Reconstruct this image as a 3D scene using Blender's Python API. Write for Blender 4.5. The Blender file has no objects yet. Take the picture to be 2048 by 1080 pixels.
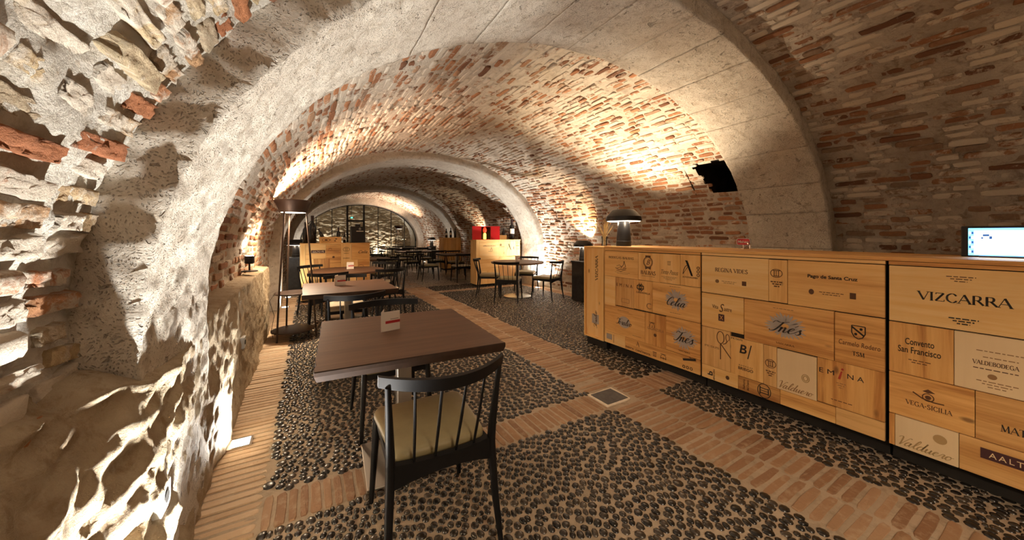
import bpy, bmesh, math, random
import numpy as np
from mathutils import Vector, Matrix
from mathutils.kdtree import KDTree

SC = bpy.context.scene
COL = SC.collection
PI = math.pi
R = math.radians
rng = np.random.default_rng(7)
random.seed(7)

# ------------------------------------------------------------------ camera, world, exposure
F_PX, CX, CY, CAM_H, YAW = 683.0, 1013.0, 470.0, 1.327, R(30.2)
cam_d = bpy.data.cameras.new('camera')
cam = bpy.data.objects.new('camera', cam_d)
COL.objects.link(cam)
cam_d.sensor_width = 36.0
cam_d.lens = F_PX / 2048 * 36.0
cam_d.shift_x = (1024 - CX) / 2048
cam_d.shift_y = -(540 - CY) / 2048
cam_d.clip_start = 0.02
cam.location = (0, 0, CAM_H)
cam.rotation_euler = (PI / 2, 0, -YAW)
SC.camera = cam

W = bpy.data.worlds.new('world')
SC.world = W
W.use_nodes = True
W.node_tree.nodes['Background'].inputs[0].default_value = (1.0, 0.78, 0.55, 1)
W.node_tree.nodes['Background'].inputs[1].default_value = 0.01

SC.view_settings.view_transform = 'Standard'
SC.view_settings.look = 'None'
SC.view_settings.exposure = 1.35
SC.view_settings.gamma = 1.0
SC.view_settings.use_curve_mapping = False
SC.cycles.use_denoising = True
SC.cycles.max_bounces = 8
SC.cycles.diffuse_bounces = 5
SC.cycles.glossy_bounces = 3
SC.cycles.transparent_max_bounces = 8
SC.cycles.sample_clamp_indirect = 4.0
SC.cycles.caustics_reflective = False
SC.cycles.caustics_refractive = False

COOL = (1.0, 0.97, 0.92)
WARM = (1.0, 0.66, 0.36)
MIDW = (1.0, 0.78, 0.54)
PINK = (1.0, 0.70, 0.50)


def project(p):
    x, y, z = p
    d = x * math.sin(YAW) + y * math.cos(YAW)
    a = x * math.cos(YAW) - y * math.sin(YAW)
    d = max(d, 1e-3)
    return CX + F_PX * a / d, CY - F_PX * (z - CAM_H) / d, d


# ------------------------------------------------------------------ numpy noise
def _hash(ix, iy, iz, seed):
    h = (ix * 374761393 + iy * 668265263 + iz * 2147483647 + seed * 1274126177) & 0xFFFFFFFF
    h = ((h ^ (h >> 13)) * 1274126177) & 0xFFFFFFFF
    h = ((h ^ (h >> 16)) * 2246822519) & 0xFFFFFFFF
    return ((h ^ (h >> 15)) & 0xFFFFFF) / float(0xFFFFFF)


def vnoise(x, y, z, seed=0):
    x, y, z = np.broadcast_arrays(np.asarray(x, float), np.asarray(y, float), np.asarray(z, float))
    ix, iy, iz = np.floor(x).astype(np.int64), np.floor(y).astype(np.int64), np.floor(z).astype(np.int64)
    fx, fy, fz = x - ix, y - iy, z - iz
    fx, fy, fz = fx * fx * (3 - 2 * fx), fy * fy * (3 - 2 * fy), fz * fz * (3 - 2 * fz)
    r = 0
    for a in (0, 1):
        wx = fx if a else 1 - fx
        for b in (0, 1):
            wy = fy if b else 1 - fy
            for c in (0, 1):
                wz = fz if c else 1 - fz
                r = r + wx * wy * wz * _hash(ix + a, iy + b, iz + c, seed)
    return r * 2 - 1


def fbm(x, y, z, octv=4, seed=0, gain=0.5):
    r, amp, f = 0, 1.0, 1.0
    for o in range(octv):
        r = r + amp * vnoise(np.asarray(x) * f, np.asarray(y) * f, np.asarray(z) * f, seed + o * 17)
        amp *= gain
        f *= 2.03
    return r


# ------------------------------------------------------------------ materials
def new_mat(name):
    m = bpy.data.materials.new(name)
    m.use_nodes = True
    nt = m.node_tree
    return m, nt, nt.nodes['Principled BSDF']


def N(nt, typ, **kw):
    n = nt.nodes.new(typ)
    for k, v in kw.items():
        if k.startswith('i_'):
            key = k[2:]
            key = int(key) if key.isdigit() else key.replace('_', ' ')
            n.inputs[key].default_value = v
        else:
            setattr(n, k, v)
    return n


def L(nt, a, b):
    nt.links.new(a, b)


def math_n(nt, op, a, b=None, clamp=False):
    n = nt.nodes.new('ShaderNodeMath')
    n.operation = op
    n.use_clamp = clamp
    for i, v in enumerate((a, b)):
        if v is None:
            continue
        if isinstance(v, (int, float)):
            n.inputs[i].default_value = v
        else:
            nt.links.new(v, n.inputs[i])
    return n.outputs[0]


def ramp(nt, fac, stops, interp='LINEAR'):
    n = nt.nodes.new('ShaderNodeValToRGB')
    cr = n.color_ramp
    cr.interpolation = interp
    while len(cr.elements) < len(stops):
        cr.elements.new(0.5)
    for e, (p, c) in zip(cr.elements, stops):
        e.position = p
        e.color = (*c, 1) if len(c) == 3 else c
    nt.links.new(fac, n.inputs[0])
    return n.outputs[0]


def mixc(nt, fac, a, b, blend='MIX'):
    n = nt.nodes.new('ShaderNodeMix')
    n.data_type = 'RGBA'
    n.blend_type = blend
    for key, v in (('Factor', fac), ('A', a), ('B', b)):
        idx = {'Factor': 0, 'A': 6, 'B': 7}[key]
        if isinstance(v, (int, float)):
            n.inputs[idx].default_value = v
        elif isinstance(v, tuple):
            n.inputs[idx].default_value = (*v, 1) if len(v) == 3 else v
        else:
            nt.links.new(v, n.inputs[idx])
    return n.outputs[2]


def noise(nt, vec, scale, detail=5, rough=0.6, dist=0.0):
    n = nt.nodes.new('ShaderNodeTexNoise')
    n.inputs['Scale'].default_value = scale
    n.inputs['Detail'].default_value = detail
    n.inputs['Roughness'].default_value = rough
    n.inputs['Distortion'].default_value = dist
    if vec is not None:
        nt.links.new(vec, n.inputs['Vector'])
    return n.outputs[0]


def bump(nt, bsdf, height, strength=0.5, dist=0.01):
    b = nt.nodes.new('ShaderNodeBump')
    b.inputs['Strength'].default_value = strength
    b.inputs['Distance'].default_value = dist
    nt.links.new(height, b.inputs['Height'])
    nt.links.new(b.outputs[0], bsdf.inputs['Normal'])


def geo_pos(nt):
    return nt.nodes.new('ShaderNodeNewGeometry').outputs['Position']


def rnd_val(nt):
    a = nt.nodes.new('ShaderNodeAttribute')
    a.attribute_name = 'rnd'
    o = nt.nodes.new('ShaderNodeObjectInfo')
    s = math_n(nt, 'ADD', a.outputs['Fac'], o.outputs['Random'])
    return math_n(nt, 'FRACT', s)


LIME_A, LIME_B = (0.66, 0.58, 0.47), (0.50, 0.43, 0.34)


def make_mortar(name, ca, cb, cc, bump_d=0.012, pits=0.0, sc=1.0):
    m, nt, b = new_mat(name)
    p = geo_pos(nt)
    n1 = noise(nt, p, 2.2 * sc, 6, 0.65)
    n2 = noise(nt, p, 14 * sc, 8, 0.7, 0.4)
    c = ramp(nt, n1, [(0.35, cb), (0.6, ca)])
    c = mixc(nt, ramp(nt, n2, [(0.50, (0, 0, 0)), (0.68, (1, 1, 1))]), c, cc)
    h = math_n(nt, 'ADD', noise(nt, p, 26 * sc, 8, 0.72), math_n(nt, 'MULTIPLY', n2, 1.4))
    h = math_n(nt, 'ADD', h, math_n(nt, 'MULTIPLY', noise(nt, p, 95 * sc, 4, 0.7), 0.35))
    if pits:
        v = nt.nodes.new('ShaderNodeTexVoronoi')
        v.inputs['Scale'].default_value = 95 * sc
        wv = nt.nodes.new('ShaderNodeVectorMath')
        wv.operation = 'ADD'
        L(nt, p, wv.inputs[0])
        nn = nt.nodes.new('ShaderNodeTexNoise')
        nn.inputs['Scale'].default_value = 9 * sc
        L(nt, p, nn.inputs['Vector'])
        sc_ = nt.nodes.new('ShaderNodeVectorMath')
        sc_.operation = 'SCALE'
        sc_.inputs[3].default_value = 0.12
        L(nt, nn.outputs['Color'], sc_.inputs[0])
        L(nt, sc_.outputs[0], wv.inputs[1])
        L(nt, wv.outputs[0], v.inputs['Vector'])
        n3 = noise(nt, p, 6 * sc, 3)
        pit = ramp(nt, math_n(nt, 'ADD', v.outputs['Distance'], math_n(nt, 'MULTIPLY', n3, -0.35)),
                   [(0.0, (1, 1, 1)), (0.16, (0, 0, 0))])
        h = math_n(nt, 'SUBTRACT', h, math_n(nt, 'MULTIPLY', pit, pits))
        c = mixc(nt, math_n(nt, 'MULTIPLY', pit, 0.2), c, (cb[0] * .45, cb[1] * .42, cb[2] * .4))
    if pits:
        hole = ramp(nt, noise(nt, p, 17 * sc, 3, 0.55, 0.8), [(0.665, (0, 0, 0)), (0.70, (1, 1, 1))])
        c = mixc(nt, math_n(nt, 'MULTIPLY', hole, 0.55), c, (cb[0] * .35, cb[1] * .32, cb[2] * .28))
        h = math_n(nt, 'SUBTRACT', h, math_n(nt, 'MULTIPLY', hole, 1.5))
    L(nt, c, b.inputs['Base Color'])
    b.inputs['Roughness'].default_value = 0.93
    b.inputs['Specular IOR Level'].default_value = 0.2
    bump(nt, b, h, 0.9, bump_d)
    return m


def make_brick(name, wash, stops, bump_d=0.006):
    m, nt, b = new_mat(name)
    p = geo_pos(nt)
    r = rnd_val(nt)
    c = ramp(nt, r, stops)
    c = mixc(nt, ramp(nt, noise(nt, p, 40, 6, 0.7), [(0.42, (0, 0, 0)), (0.75, (0.55,) * 3)]), c, (0.16, 0.07, 0.035))
    r2 = math_n(nt, 'FRACT', math_n(nt, 'MULTIPLY', r, 17.31))
    n1 = noise(nt, p, 13, 8, 0.72, 0.5)
    n0 = noise(nt, p, 1.1, 3, 0.6)
    w = math_n(nt, 'ADD', math_n(nt, 'MULTIPLY', r2, 0.55), math_n(nt, 'MULTIPLY', n1, 1.25))
    w = math_n(nt, 'ADD', w, math_n(nt, 'MULTIPLY', n0, 0.7))
    w = math_n(nt, 'ADD', w, wash - 1.25)
    wf = ramp(nt, w, [(-0.0, (0, 0, 0)), (0.16, (1, 1, 1))])
    lime = mixc(nt, noise(nt, p, 3, 4), LIME_B, LIME_A)
    c = mixc(nt, wf, c, lime)
    L(nt, c, b.inputs['Base Color'])
    b.inputs['Roughness'].default_value = 0.9
    b.inputs['Specular IOR Level'].default_value = 0.2
    bump(nt, b, math_n(nt, 'ADD', noise(nt, p, 45, 7, 0.7), n1), 0.9, bump_d)
    return m


BR_STOPS = [(0.0, (0.17, 0.08, 0.045)), (0.25, (0.31, 0.14, 0.07)), (0.5, (0.43, 0.20, 0.095)),
            (0.75, (0.38, 0.235, 0.14)), (1.0, (0.29, 0.20, 0.135))]
BL_STOPS = [(0.0, (0.34, 0.13, 0.06)), (0.3, (0.47, 0.20, 0.09)), (0.55, (0.45, 0.30, 0.16)),
            (0.8, (0.56, 0.44, 0.26)), (1.0, (0.40, 0.33, 0.24))]
MAT = {}
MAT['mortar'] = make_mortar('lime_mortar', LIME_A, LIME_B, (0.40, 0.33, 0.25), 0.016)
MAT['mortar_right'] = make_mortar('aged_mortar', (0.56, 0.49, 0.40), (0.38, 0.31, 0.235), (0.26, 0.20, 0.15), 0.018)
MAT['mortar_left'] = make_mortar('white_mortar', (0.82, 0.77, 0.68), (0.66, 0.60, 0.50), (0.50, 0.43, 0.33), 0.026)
MAT['ashlar'] = make_mortar('limestone', (0.70, 0.64, 0.54), (0.57, 0.50, 0.41), (0.45, 0.38, 0.29), 0.010, pits=1.2)
MAT['rock'] = make_mortar('rough_rock', (0.55, 0.45, 0.31), (0.40, 0.30, 0.19), (0.33, 0.23, 0.13), 0.02)
MAT['brick'] = make_brick('vault_brick', 0.17, BR_STOPS)
MAT['brick_side'] = make_brick('wall_brick', -0.06, BR_STOPS)
BF_STOPS = [(0.0, (0.12, 0.060, 0.036)), (0.25, (0.22, 0.105, 0.058)), (0.5, (0.33, 0.16, 0.08)),
            (0.75, (0.28, 0.185, 0.12)), (1.0, (0.24, 0.175, 0.125))]
MAT['brick_front'] = make_brick('front_brick', 0.08, BF_STOPS)
MAT['brick_near'] = make_brick('near_brick', 0.0, BL_STOPS, 0.01)


def make_floor_brick(name, stops, dust):
    m, nt, b = new_mat(name)
    p = geo_pos(nt)
    r = rnd_val(nt)
    c = ramp(nt, r, stops)
    n1 = noise(nt, p, 16, 7, 0.7)
    c = mixc(nt, ramp(nt, n1, [(0.5, (0, 0, 0)), (0.72, (0.8,) * 3)]), c, dust)
    L(nt, c, b.inputs['Base Color'])
    b.inputs['Roughness'].default_value = 0.75
    bump(nt, b, math_n(nt, 'ADD', n1, noise(nt, p, 70, 5)), 0.7, 0.004)
    return m


MAT['floor_brick'] = make_floor_brick('floor_brick', [(0.0, (0.26, 0.14, 0.075)), (0.5, (0.36, 0.21, 0.115)), (1.0, (0.43, 0.28, 0.17))], (0.52, 0.40, 0.27))
MAT['border_brick'] = make_floor_brick('border_brick', [(0.0, (0.52, 0.36, 0.22)), (0.5, (0.62, 0.45, 0.29)), (1.0, (0.68, 0.52, 0.35))], (0.70, 0.57, 0.41))
MAT['grout'] = make_mortar('floor_grout', (0.52, 0.42, 0.31), (0.43, 0.345, 0.25), (0.35, 0.28, 0.20), 0.004)


def make_pebble():
    m, nt, b = new_mat('river_pebble')
    r = rnd_val(nt)
    c = ramp(nt, r, [(0.0, (0.010, 0.009, 0.008)), (0.5, (0.024, 0.019, 0.015)), (0.85, (0.045, 0.034, 0.024)),
                     (1.0, (0.085, 0.066, 0.048))])
    L(nt, c, b.inputs['Base Color'])
    b.inputs['Roughness'].default_value = 0.27
    b.inputs['Specular IOR Level'].default_value = 0.6
    return m


MAT['pebble'] = make_pebble()


def make_far_floor():
    m, nt, b = new_mat('far_pebbles')
    p = geo_pos(nt)
    v = nt.nodes.new('ShaderNodeTexVoronoi')
    v.inputs['Scale'].default_value = 23
    L(nt, p, v.inputs['Vector'])
    d = v.outputs['Distance']
    c = ramp(nt, d, [(0.36, (0.045, 0.038, 0.032)), (0.5, (0.40, 0.32, 0.23))])
    L(nt, c, b.inputs['Base Color'])
    b.inputs['Roughness'].default_value = 0.5
    bump(nt, b, math_n(nt, 'MULTIPLY', d, -1.0), 0.8, 0.01)
    return m


MAT['far_floor'] = make_far_floor()


def simple(name, col, rough=0.5, metal=0.0, spec=0.5, emit=None, estr=0.0, noise_amt=0.0, nscale=20):
    m, nt, b = new_mat(name)
    b.inputs['Base Color'].default_value = (*col, 1)
    b.inputs['Roughness'].default_value = rough
    b.inputs['Metallic'].default_value = metal
    b.inputs['Specular IOR Level'].default_value = spec
    if noise_amt:
        tc = nt.nodes.new('ShaderNodeTexCoord').outputs['Object']
        n = noise(nt, tc, nscale, 5)
        lo = tuple(max(0, c * (1 - noise_amt)) for c in col)
        hi = tuple(min(1, c * (1 + noise_amt)) for c in col)
        L(nt, ramp(nt, n, [(0.3, lo), (0.7, hi)]), b.inputs['Base Color'])
    if emit:
        b.inputs['Emission Color'].default_value = (*emit, 1)
        b.inputs['Emission Strength'].default_value = estr
    return m


def make_wood(name, stops, axis, ring=9.0, knots=False, rough=0.55, spread=1.0, dark=(0.20, 0.09, 0.03)):
    m, nt, b = new_mat(name)
    tc = nt.nodes.new('ShaderNodeTexCoord').outputs['Object']
    oi = nt.nodes.new('ShaderNodeObjectInfo').outputs['Random']
    mp = nt.nodes.new('ShaderNodeMapping')
    s = [ring, ring, ring]
    s[axis] = ring * 0.07
    mp.inputs['Scale'].default_value = s
    off = nt.nodes.new('ShaderNodeCombineXYZ')
    for i in range(3):
        L(nt, math_n(nt, 'MULTIPLY', oi, 31.7 + 13 * i), off.inputs[i])
    L(nt, off.outputs[0], mp.inputs['Location'])
    L(nt, tc, mp.inputs['Vector'])
    n1 = noise(nt, mp.outputs[0], 1.6, 6, 0.6, 0.6)
    n2 = noise(nt, mp.outputs[0], 9, 4, 0.6)
    f = math_n(nt, 'ADD', math_n(nt, 'MULTIPLY', n1, 0.85), math_n(nt, 'MULTIPLY', n2, 0.25))
    f = math_n(nt, 'ADD', f, math_n(nt, 'MULTIPLY', math_n(nt, 'SUBTRACT', oi, 0.5), 0.35 * spread))
    c = ramp(nt, f, stops)
    if knots:
        mk = nt.nodes.new('ShaderNodeMapping')
        sk = [7.5, 7.5, 7.5]
        sk[axis] = 3.6
        mk.inputs['Scale'].default_value = sk
        L(nt, off.outputs[0], mk.inputs['Location'])
        L(nt, tc, mk.inputs['Vector'])
        v = nt.nodes.new('ShaderNodeTexVoronoi')
        v.inputs['Scale'].default_value = 1.0
        L(nt, mk.outputs[0], v.inputs['Vector'])
        sel = nt.nodes.new('ShaderNodeSeparateColor')
        L(nt, v.outputs['Color'], sel.inputs[0])
        k = ramp(nt, v.outputs['Distance'], [(0.05, (1, 1, 1)), (0.12, (0, 0, 0))])
        k = math_n(nt, 'MULTIPLY', k, math_n(nt, 'GREATER_THAN', sel.outputs[0], 0.62))
        c = mixc(nt, math_n(nt, 'MULTIPLY', k, 0.8), c, dark)
    L(nt, c, b.inputs['Base Color'])
    b.inputs['Roughness'].default_value = rough
    bump(nt, b, n2, 0.25, 0.002)
    return m


PINE = [(0.28, (0.50, 0.22, 0.055)), (0.42, (0.74, 0.40, 0.125)), (0.58, (0.86, 0.53, 0.19)), (0.80, (0.92, 0.64, 0.29))]
PINE_D = [(0.28, (0.36, 0.15, 0.04)), (0.5, (0.60, 0.32, 0.10)), (0.75, (0.80, 0.50, 0.20))]
PALE = [(0.2, (0.76, 0.57, 0.33)), (0.8, (0.86, 0.68, 0.42))]
MAT['pine_h'] = make_wood('pine_h', PINE, 1, 9, True)
MAT['pine_v'] = make_wood('pine_v', PINE, 2, 9, True)
MAT['pine_x'] = make_wood('pine_x', PINE, 0, 9, True)
MAT['pine_dark_v'] = make_wood('pine_dark_v', PINE_D, 2, 12, False)
MAT['pine_dark_h'] = make_wood('pine_dark_h', PINE_D, 1, 12, False)
MAT['pale'] = make_wood('pale_board', PALE, 2, 6, False)
MAT['table'] = make_wood('stained_oak', [(0.25, (0.065, 0.029, 0.013)), (0.5, (0.11, 0.051, 0.024)), (0.8, (0.16, 0.08, 0.040))], 0, 14,
                         False, 0.5, 0.3)
MAT['black_wood'] = simple('black_stained_wood', (0.007, 0.007, 0.008), 0.5, spec=0.22)
MAT['table_edge'] = simple('dark_table_edge', (0.035, 0.018, 0.010), 0.6, spec=0.3, noise_amt=0.3)
MAT['soot'] = simple('shade_dark_rubble', (0.05, 0.035, 0.025), 0.95, noise_amt=0.5, nscale=9)  # shade inside the vault hollow, painted in as a dark lining colour
MAT['vinyl'] = simple('olive_vinyl', (0.30, 0.25, 0.13), 0.45, noise_amt=0.06)
MAT['vinyl_pale'] = simple('cream_vinyl', (0.55, 0.47, 0.34), 0.5, noise_amt=0.06)
MAT['steel'] = simple('brushed_steel', (0.50, 0.47, 0.42), 0.38, 0.9)
MAT['black_metal'] = simple('black_metal', (0.014, 0.013, 0.013), 0.4, 0.2)
MAT['bronze'] = simple('bronze_metal', (0.045, 0.027, 0.019), 0.45, 0.3)
MAT['gap'] = simple('dark_gap', (0.01, 0.008, 0.006), 0.8)
MAT['ink'] = simple('ink_brown', (0.11, 0.045, 0.018), 0.7)
MAT['ink_faint'] = simple('ink_faint', (0.33, 0.18, 0.075), 0.7)
MAT['ink_black'] = simple('ink_black', (0.02, 0.014, 0.012), 0.7)
MAT['ink_red'] = simple('ink_red', (0.45, 0.05, 0.03), 0.7)
MAT['ink_blue'] = simple('ink_blue', (0.46, 0.41, 0.37), 0.7)
MAT['ink_gold'] = simple('ink_gold', (0.45, 0.30, 0.13), 0.7)
MAT['ink_purple'] = simple('ink_purple', (0.06, 0.018, 0.022), 0.7)
MAT['paper'] = simple('white_card', (0.78, 0.72, 0.64), 0.7)
MAT['red_print'] = simple('red_print', (0.45, 0.02, 0.025), 0.6)
MAT['grey_print'] = simple('grey_print', (0.35, 0.30, 0.27), 0.6)
MAT['red_lacquer'] = simple('red_lacquer', (0.55, 0.005, 0.008), 0.45)
MAT['bottle'] = simple('dark_bottle_glass', (0.012, 0.010, 0.009), 0.12, 0, 0.6)
MAT['capsule'] = simple('bottle_capsule', (0.03, 0.012, 0.012), 0.4)
MAT['bottle_label'] = simple('bottle_label', (0.70, 0.64, 0.54), 0.7)
MAT['slate'] = simple('slate_plate', (0.10, 0.095, 0.09), 0.7, noise_amt=0.3)
MAT['white_mortar_edge'] = simple('cement_edge', (0.82, 0.74, 0.60), 0.9, noise_amt=0.15)
MAT['black_stone'] = simple('black_stone', (0.02, 0.02, 0.02), 0.55, noise_amt=0.6, nscale=12)
MAT['plastic_grey'] = simple('plastic_grey', (0.55, 0.56, 0.54), 0.4)
MAT['chrome'] = simple('chrome', (0.75, 0.72, 0.68), 0.15, 1.0)
MAT['lamp_white'] = simple('lamp_glow', (1, 1, 1), 0.5, emit=(1.0, 0.88, 0.70), estr=14.0)
MAT['uplight_glow'] = simple('uplight_glow', (1, 1, 1), 0.5, emit=(1.0, 0.92, 0.80), estr=40.0)
MAT['soft_glow'] = simple('soft_glow', (1, 1, 1), 0.5, emit=(1.0, 0.88, 0.72), estr=2.5)
MAT['candle_yellow'] = simple('yellow_glow', (0.9, 0.6, 0.1), 0.5, emit=(1.0, 0.55, 0.08), estr=1.6)
MAT['candle_red'] = simple('red_glow', (0.8, 0.05, 0.02), 0.4, emit=(1.0, 0.06, 0.02), estr=0.6)
MAT['screen_white'] = simple('screen_white', (0.8, 0.8, 0.8), 0.3, emit=(0.82, 0.92, 1.0), estr=2.2)
MAT['screen_blue'] = simple('screen_blue', (0.1, 0.3, 0.8), 0.3, emit=(0.12, 0.42, 1.0), estr=1.6)
MAT['screen_dark'] = simple('screen_dark', (0.02, 0.05, 0.1), 0.3, emit=(0.02, 0.08, 0.25), estr=0.7)
MAT['exit_green'] = simple('exit_green', (0.0, 0.5, 0.2), 0.5, emit=(0.05, 1.0, 0.45), estr=3.0)
MAT['straw'] = simple('dried_straw', (0.50, 0.34, 0.14), 0.8, noise_amt=0.3)
MAT['dry_flower'] = simple('dry_flower', (0.20, 0.10, 0.05), 0.9)


def make_glass(name='clear_glass', ior=1.45, tint=(0.96, 0.97, 0.96)):
    m = bpy.data.materials.new(name)
    m.use_nodes = True
    nt = m.node_tree
    nt.nodes.clear()
    out = nt.nodes.new('ShaderNodeOutputMaterial')
    tr = nt.nodes.new('ShaderNodeBsdfTransparent')
    tr.inputs[0].default_value = (*tint, 1)
    gl = nt.nodes.new('ShaderNodeBsdfGlossy')
    gl.inputs['Roughness'].default_value = 0.02
    fr = nt.nodes.new('ShaderNodeFresnel')
    fr.inputs[0].default_value = ior
    mx = nt.nodes.new('ShaderNodeMixShader')
    L(nt, fr.outputs[0], mx.inputs[0])
    L(nt, tr.outputs[0], mx.inputs[1])
    L(nt, gl.outputs[0], mx.inputs[2])
    L(nt, mx.outputs[0], out.inputs[0])
    return m


MAT['glass'] = make_glass()


# ------------------------------------------------------------------ object helpers
def mk(name, verts, faces, mat=None, parent=None, loc=(0, 0, 0), rz=0.0, smooth=False, sharp=None):
    me = bpy.data.meshes.new(name)
    me.from_pydata([tuple(v) for v in verts], [], [tuple(f) for f in faces])
    if smooth:
        me.polygons.foreach_set('use_smooth', np.ones(len(me.polygons), bool))
        if sharp:
            me.set_sharp_from_angle(angle=R(sharp))
    me.update()
    return link(name, me, mat, parent, loc, rz)


def link(name, me, mat=None, parent=None, loc=(0, 0, 0), rz=0.0):
    o = bpy.data.objects.new(name, me)
    COL.objects.link(o)
    if mat is not None and len(me.materials) == 0:
        me.materials.append(MAT[mat] if isinstance(mat, str) else mat)
    if parent is not None:
        o.parent = parent
    o.location = loc
    o.rotation_euler = (0, 0, rz)
    return o


def tag(o, label=None, cat=None, group=None, kind=None):
    if label:
        o['label'] = label
    if cat:
        o['category'] = cat
    if group:
        o['group'] = group
    if kind:
        o['kind'] = kind
    return o


def empty(name, loc=(0, 0, 0), rz=0.0, label=None, cat=None, group=None, kind=None):
    o = bpy.data.objects.new(name, None)
    COL.objects.link(o)
    o.empty_display_size = 0.1
    o.location = loc
    o.rotation_euler = (0, 0, rz)
    return tag(o, label, cat, group, kind)


def copy_tree(o, parent=None):
    c = o.copy()
    COL.objects.link(c)
    c.parent = parent
    for ch in list(o.children):
        copy_tree(ch, c)
    return c


class MB:
    def __init__(self):
        self.v, self.f = [], []

    def add(self, v, f):
        b = len(self.v)
        self.v += [tuple(p) for p in v]
        self.f += [tuple(i + b for i in q) for q in f]
        return self

    def box(self, x0, x1, y0, y1, z0, z1, bev=0.0):
        if bev <= 0:
            v = [(x, y, z) for z in (z0, z1) for y in (y0, y1) for x in (x0, x1)]
            f = [(0, 2, 3, 1), (4, 5, 7, 6), (0, 1, 5, 4), (2, 6, 7, 3), (0, 4, 6, 2), (1, 3, 7, 5)]
            return self.add(v, f)
        bm = bmesh.new()
        bmesh.ops.create_cube(bm, size=1)
        for q in bm.verts:
            q.co = ((x0 + x1) / 2 + q.co.x * (x1 - x0), (y0 + y1) / 2 + q.co.y * (y1 - y0), (z0 + z1) / 2 + q.co.z * (z1 - z0))
        bmesh.ops.bevel(bm, geom=bm.edges[:], offset=bev, segments=2, affect='EDGES', profile=0.5)
        bm.verts.index_update()
        v = [q.co[:] for q in bm.verts]
        f = [[q.index for q in p.verts] for p in bm.faces]
        bm.free()
        return self.add(v, f)

    def lathe(self, prof, seg=24, cx=0, cy=0, caps=True):
        v, f = [], []
        n = len(prof)
        for r, z in prof:
            for k in range(seg):
                a = 2 * PI * k / seg
                v.append((cx + r * math.cos(a), cy + r * math.sin(a), z))
        for i in range(n - 1):
            for k in range(seg):
                k2 = (k + 1) % seg
                f.append((i * seg + k, i * seg + k2, (i + 1) * seg + k2, (i + 1) * seg + k))
        if caps:
            f.append(tuple(range(seg - 1, -1, -1)))
            f.append(tuple((n - 1) * seg + k for k in range(seg)))
        return self.add(v, f)

    def tube(self, pts, rad, seg=8, squash=None):
        pts = [Vector(p) for p in pts]
        if isinstance(rad, (int, float)):
            rad = [rad] * len(pts)
        v, f = [], []
        for i, p in enumerate(pts):
            t = (pts[min(i + 1, len(pts) - 1)] - pts[max(i - 1, 0)]).normalized()
            up = Vector((0, 0, 1)) if abs(t.z) < 0.9 else Vector((1, 0, 0))
            a = t.cross(up).normalized()
            b = t.cross(a).normalized()
            for k in range(seg):
                an = 2 * PI * k / seg
                v.append(p + a * (rad[i] * math.cos(an)) + b * (rad[i] * math.sin(an)))
        for i in range(len(pts) - 1):
            for k in range(seg):
                k2 = (k + 1) % seg
                f.append((i * seg + k, i * seg + k2, (i + 1) * seg + k2, (i + 1) * seg + k))
        f.append(tuple(range(seg - 1, -1, -1)))
        f.append(tuple((len(pts) - 1) * seg + k for k in range(seg)))
        return self.add(v, f)

    def prism(self, outline, z0, z1):
        n = len(outline)
        v = [(x, y, z0) for x, y in outline] + [(x, y, z1) for x, y in outline]
        f = [tuple(range(n - 1, -1, -1)), tuple(range(n, 2 * n))]
        f += [(i, (i + 1) % n, n + (i + 1) % n, n + i) for i in range(n)]
        return self.add(v, f)

    def sweep(self, sections):
        n = len(sections[0])
        v = [p for s in sections for p in s]
        f = []
        for i in range(len(sections) - 1):
            for k in range(n):
                k2 = (k + 1) % n
                f.append((i * n + k, i * n + k2, (i + 1) * n + k2, (i + 1) * n + k))
        f.append(tuple(range(n - 1, -1, -1)))
        f.append(tuple((len(sections) - 1) * n + k for k in range(n)))
        return self.add(v, f)

    def build(self, name, mat, parent=None, loc=(0, 0, 0), rz=0.0, smooth=False, sharp=40):
        o = mk(name, self.v, self.f, mat, parent, loc, rz, smooth, sharp)
        return o


def fix_normals(o):
    bm = bmesh.new()
    bm.from_mesh(o.data)
    bmesh.ops.recalc_face_normals(bm, faces=bm.faces)
    bm.to_mesh(o.data)
    bm.free()
    return o


def lamp(name, kind, loc, power, color, parent=None, direction=None, size=1.2, blend=1.0, radius=0.03):
    d = bpy.data.lights.new(name, kind)
    d.energy = power
    d.color = color
    d.shadow_soft_size = radius
    if kind == 'SPOT':
        d.spot_size = size
        d.spot_blend = blend
    o = bpy.data.objects.new(name, d)
    COL.objects.link(o)
    if parent is not None:
        o.parent = parent
    o.location = loc
    if direction is not None:
        o.rotation_euler = Vector(direction).to_track_quat('-Z', 'Y').to_euler()
    return o


# ------------------------------------------------------------------ arch profile
VC, VA, VSPR, VH = 2.36, 2.96, 1.0, 2.13      # vault centre x, half width, springing height, rise
_t = np.linspace(PI, 0, 1201)
_ax = np.concatenate([np.full(60, VC - VA), VC + VA * np.cos(_t), np.full(60, VC + VA)])
_az = np.concatenate([np.linspace(0, VSPR, 60, endpoint=False), VSPR + VH * np.sin(_t), np.linspace(VSPR, 0, 61)[1:]])
_as = np.concatenate([[0], np.cumsum(np.hypot(np.diff(_ax), np.diff(_az)))])
S_TOT = float(_as[-1])
_tx, _tz = np.gradient(_ax, _as), np.gradient(_az, _as)


def arch(s, off=0.0):
    """point and inward normal of the vault curve at arc length s, moved inwards by off"""
    x, z = np.interp(s, _as, _ax), np.interp(s, _as, _az)
    tx, tz = np.interp(s, _as, _tx), np.interp(s, _as, _tz)
    l = np.hypot(tx, tz)
    nx, nz = tz / l, -tx / l
    return x + nx * off, z + nz * off, nx, nz


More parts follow.
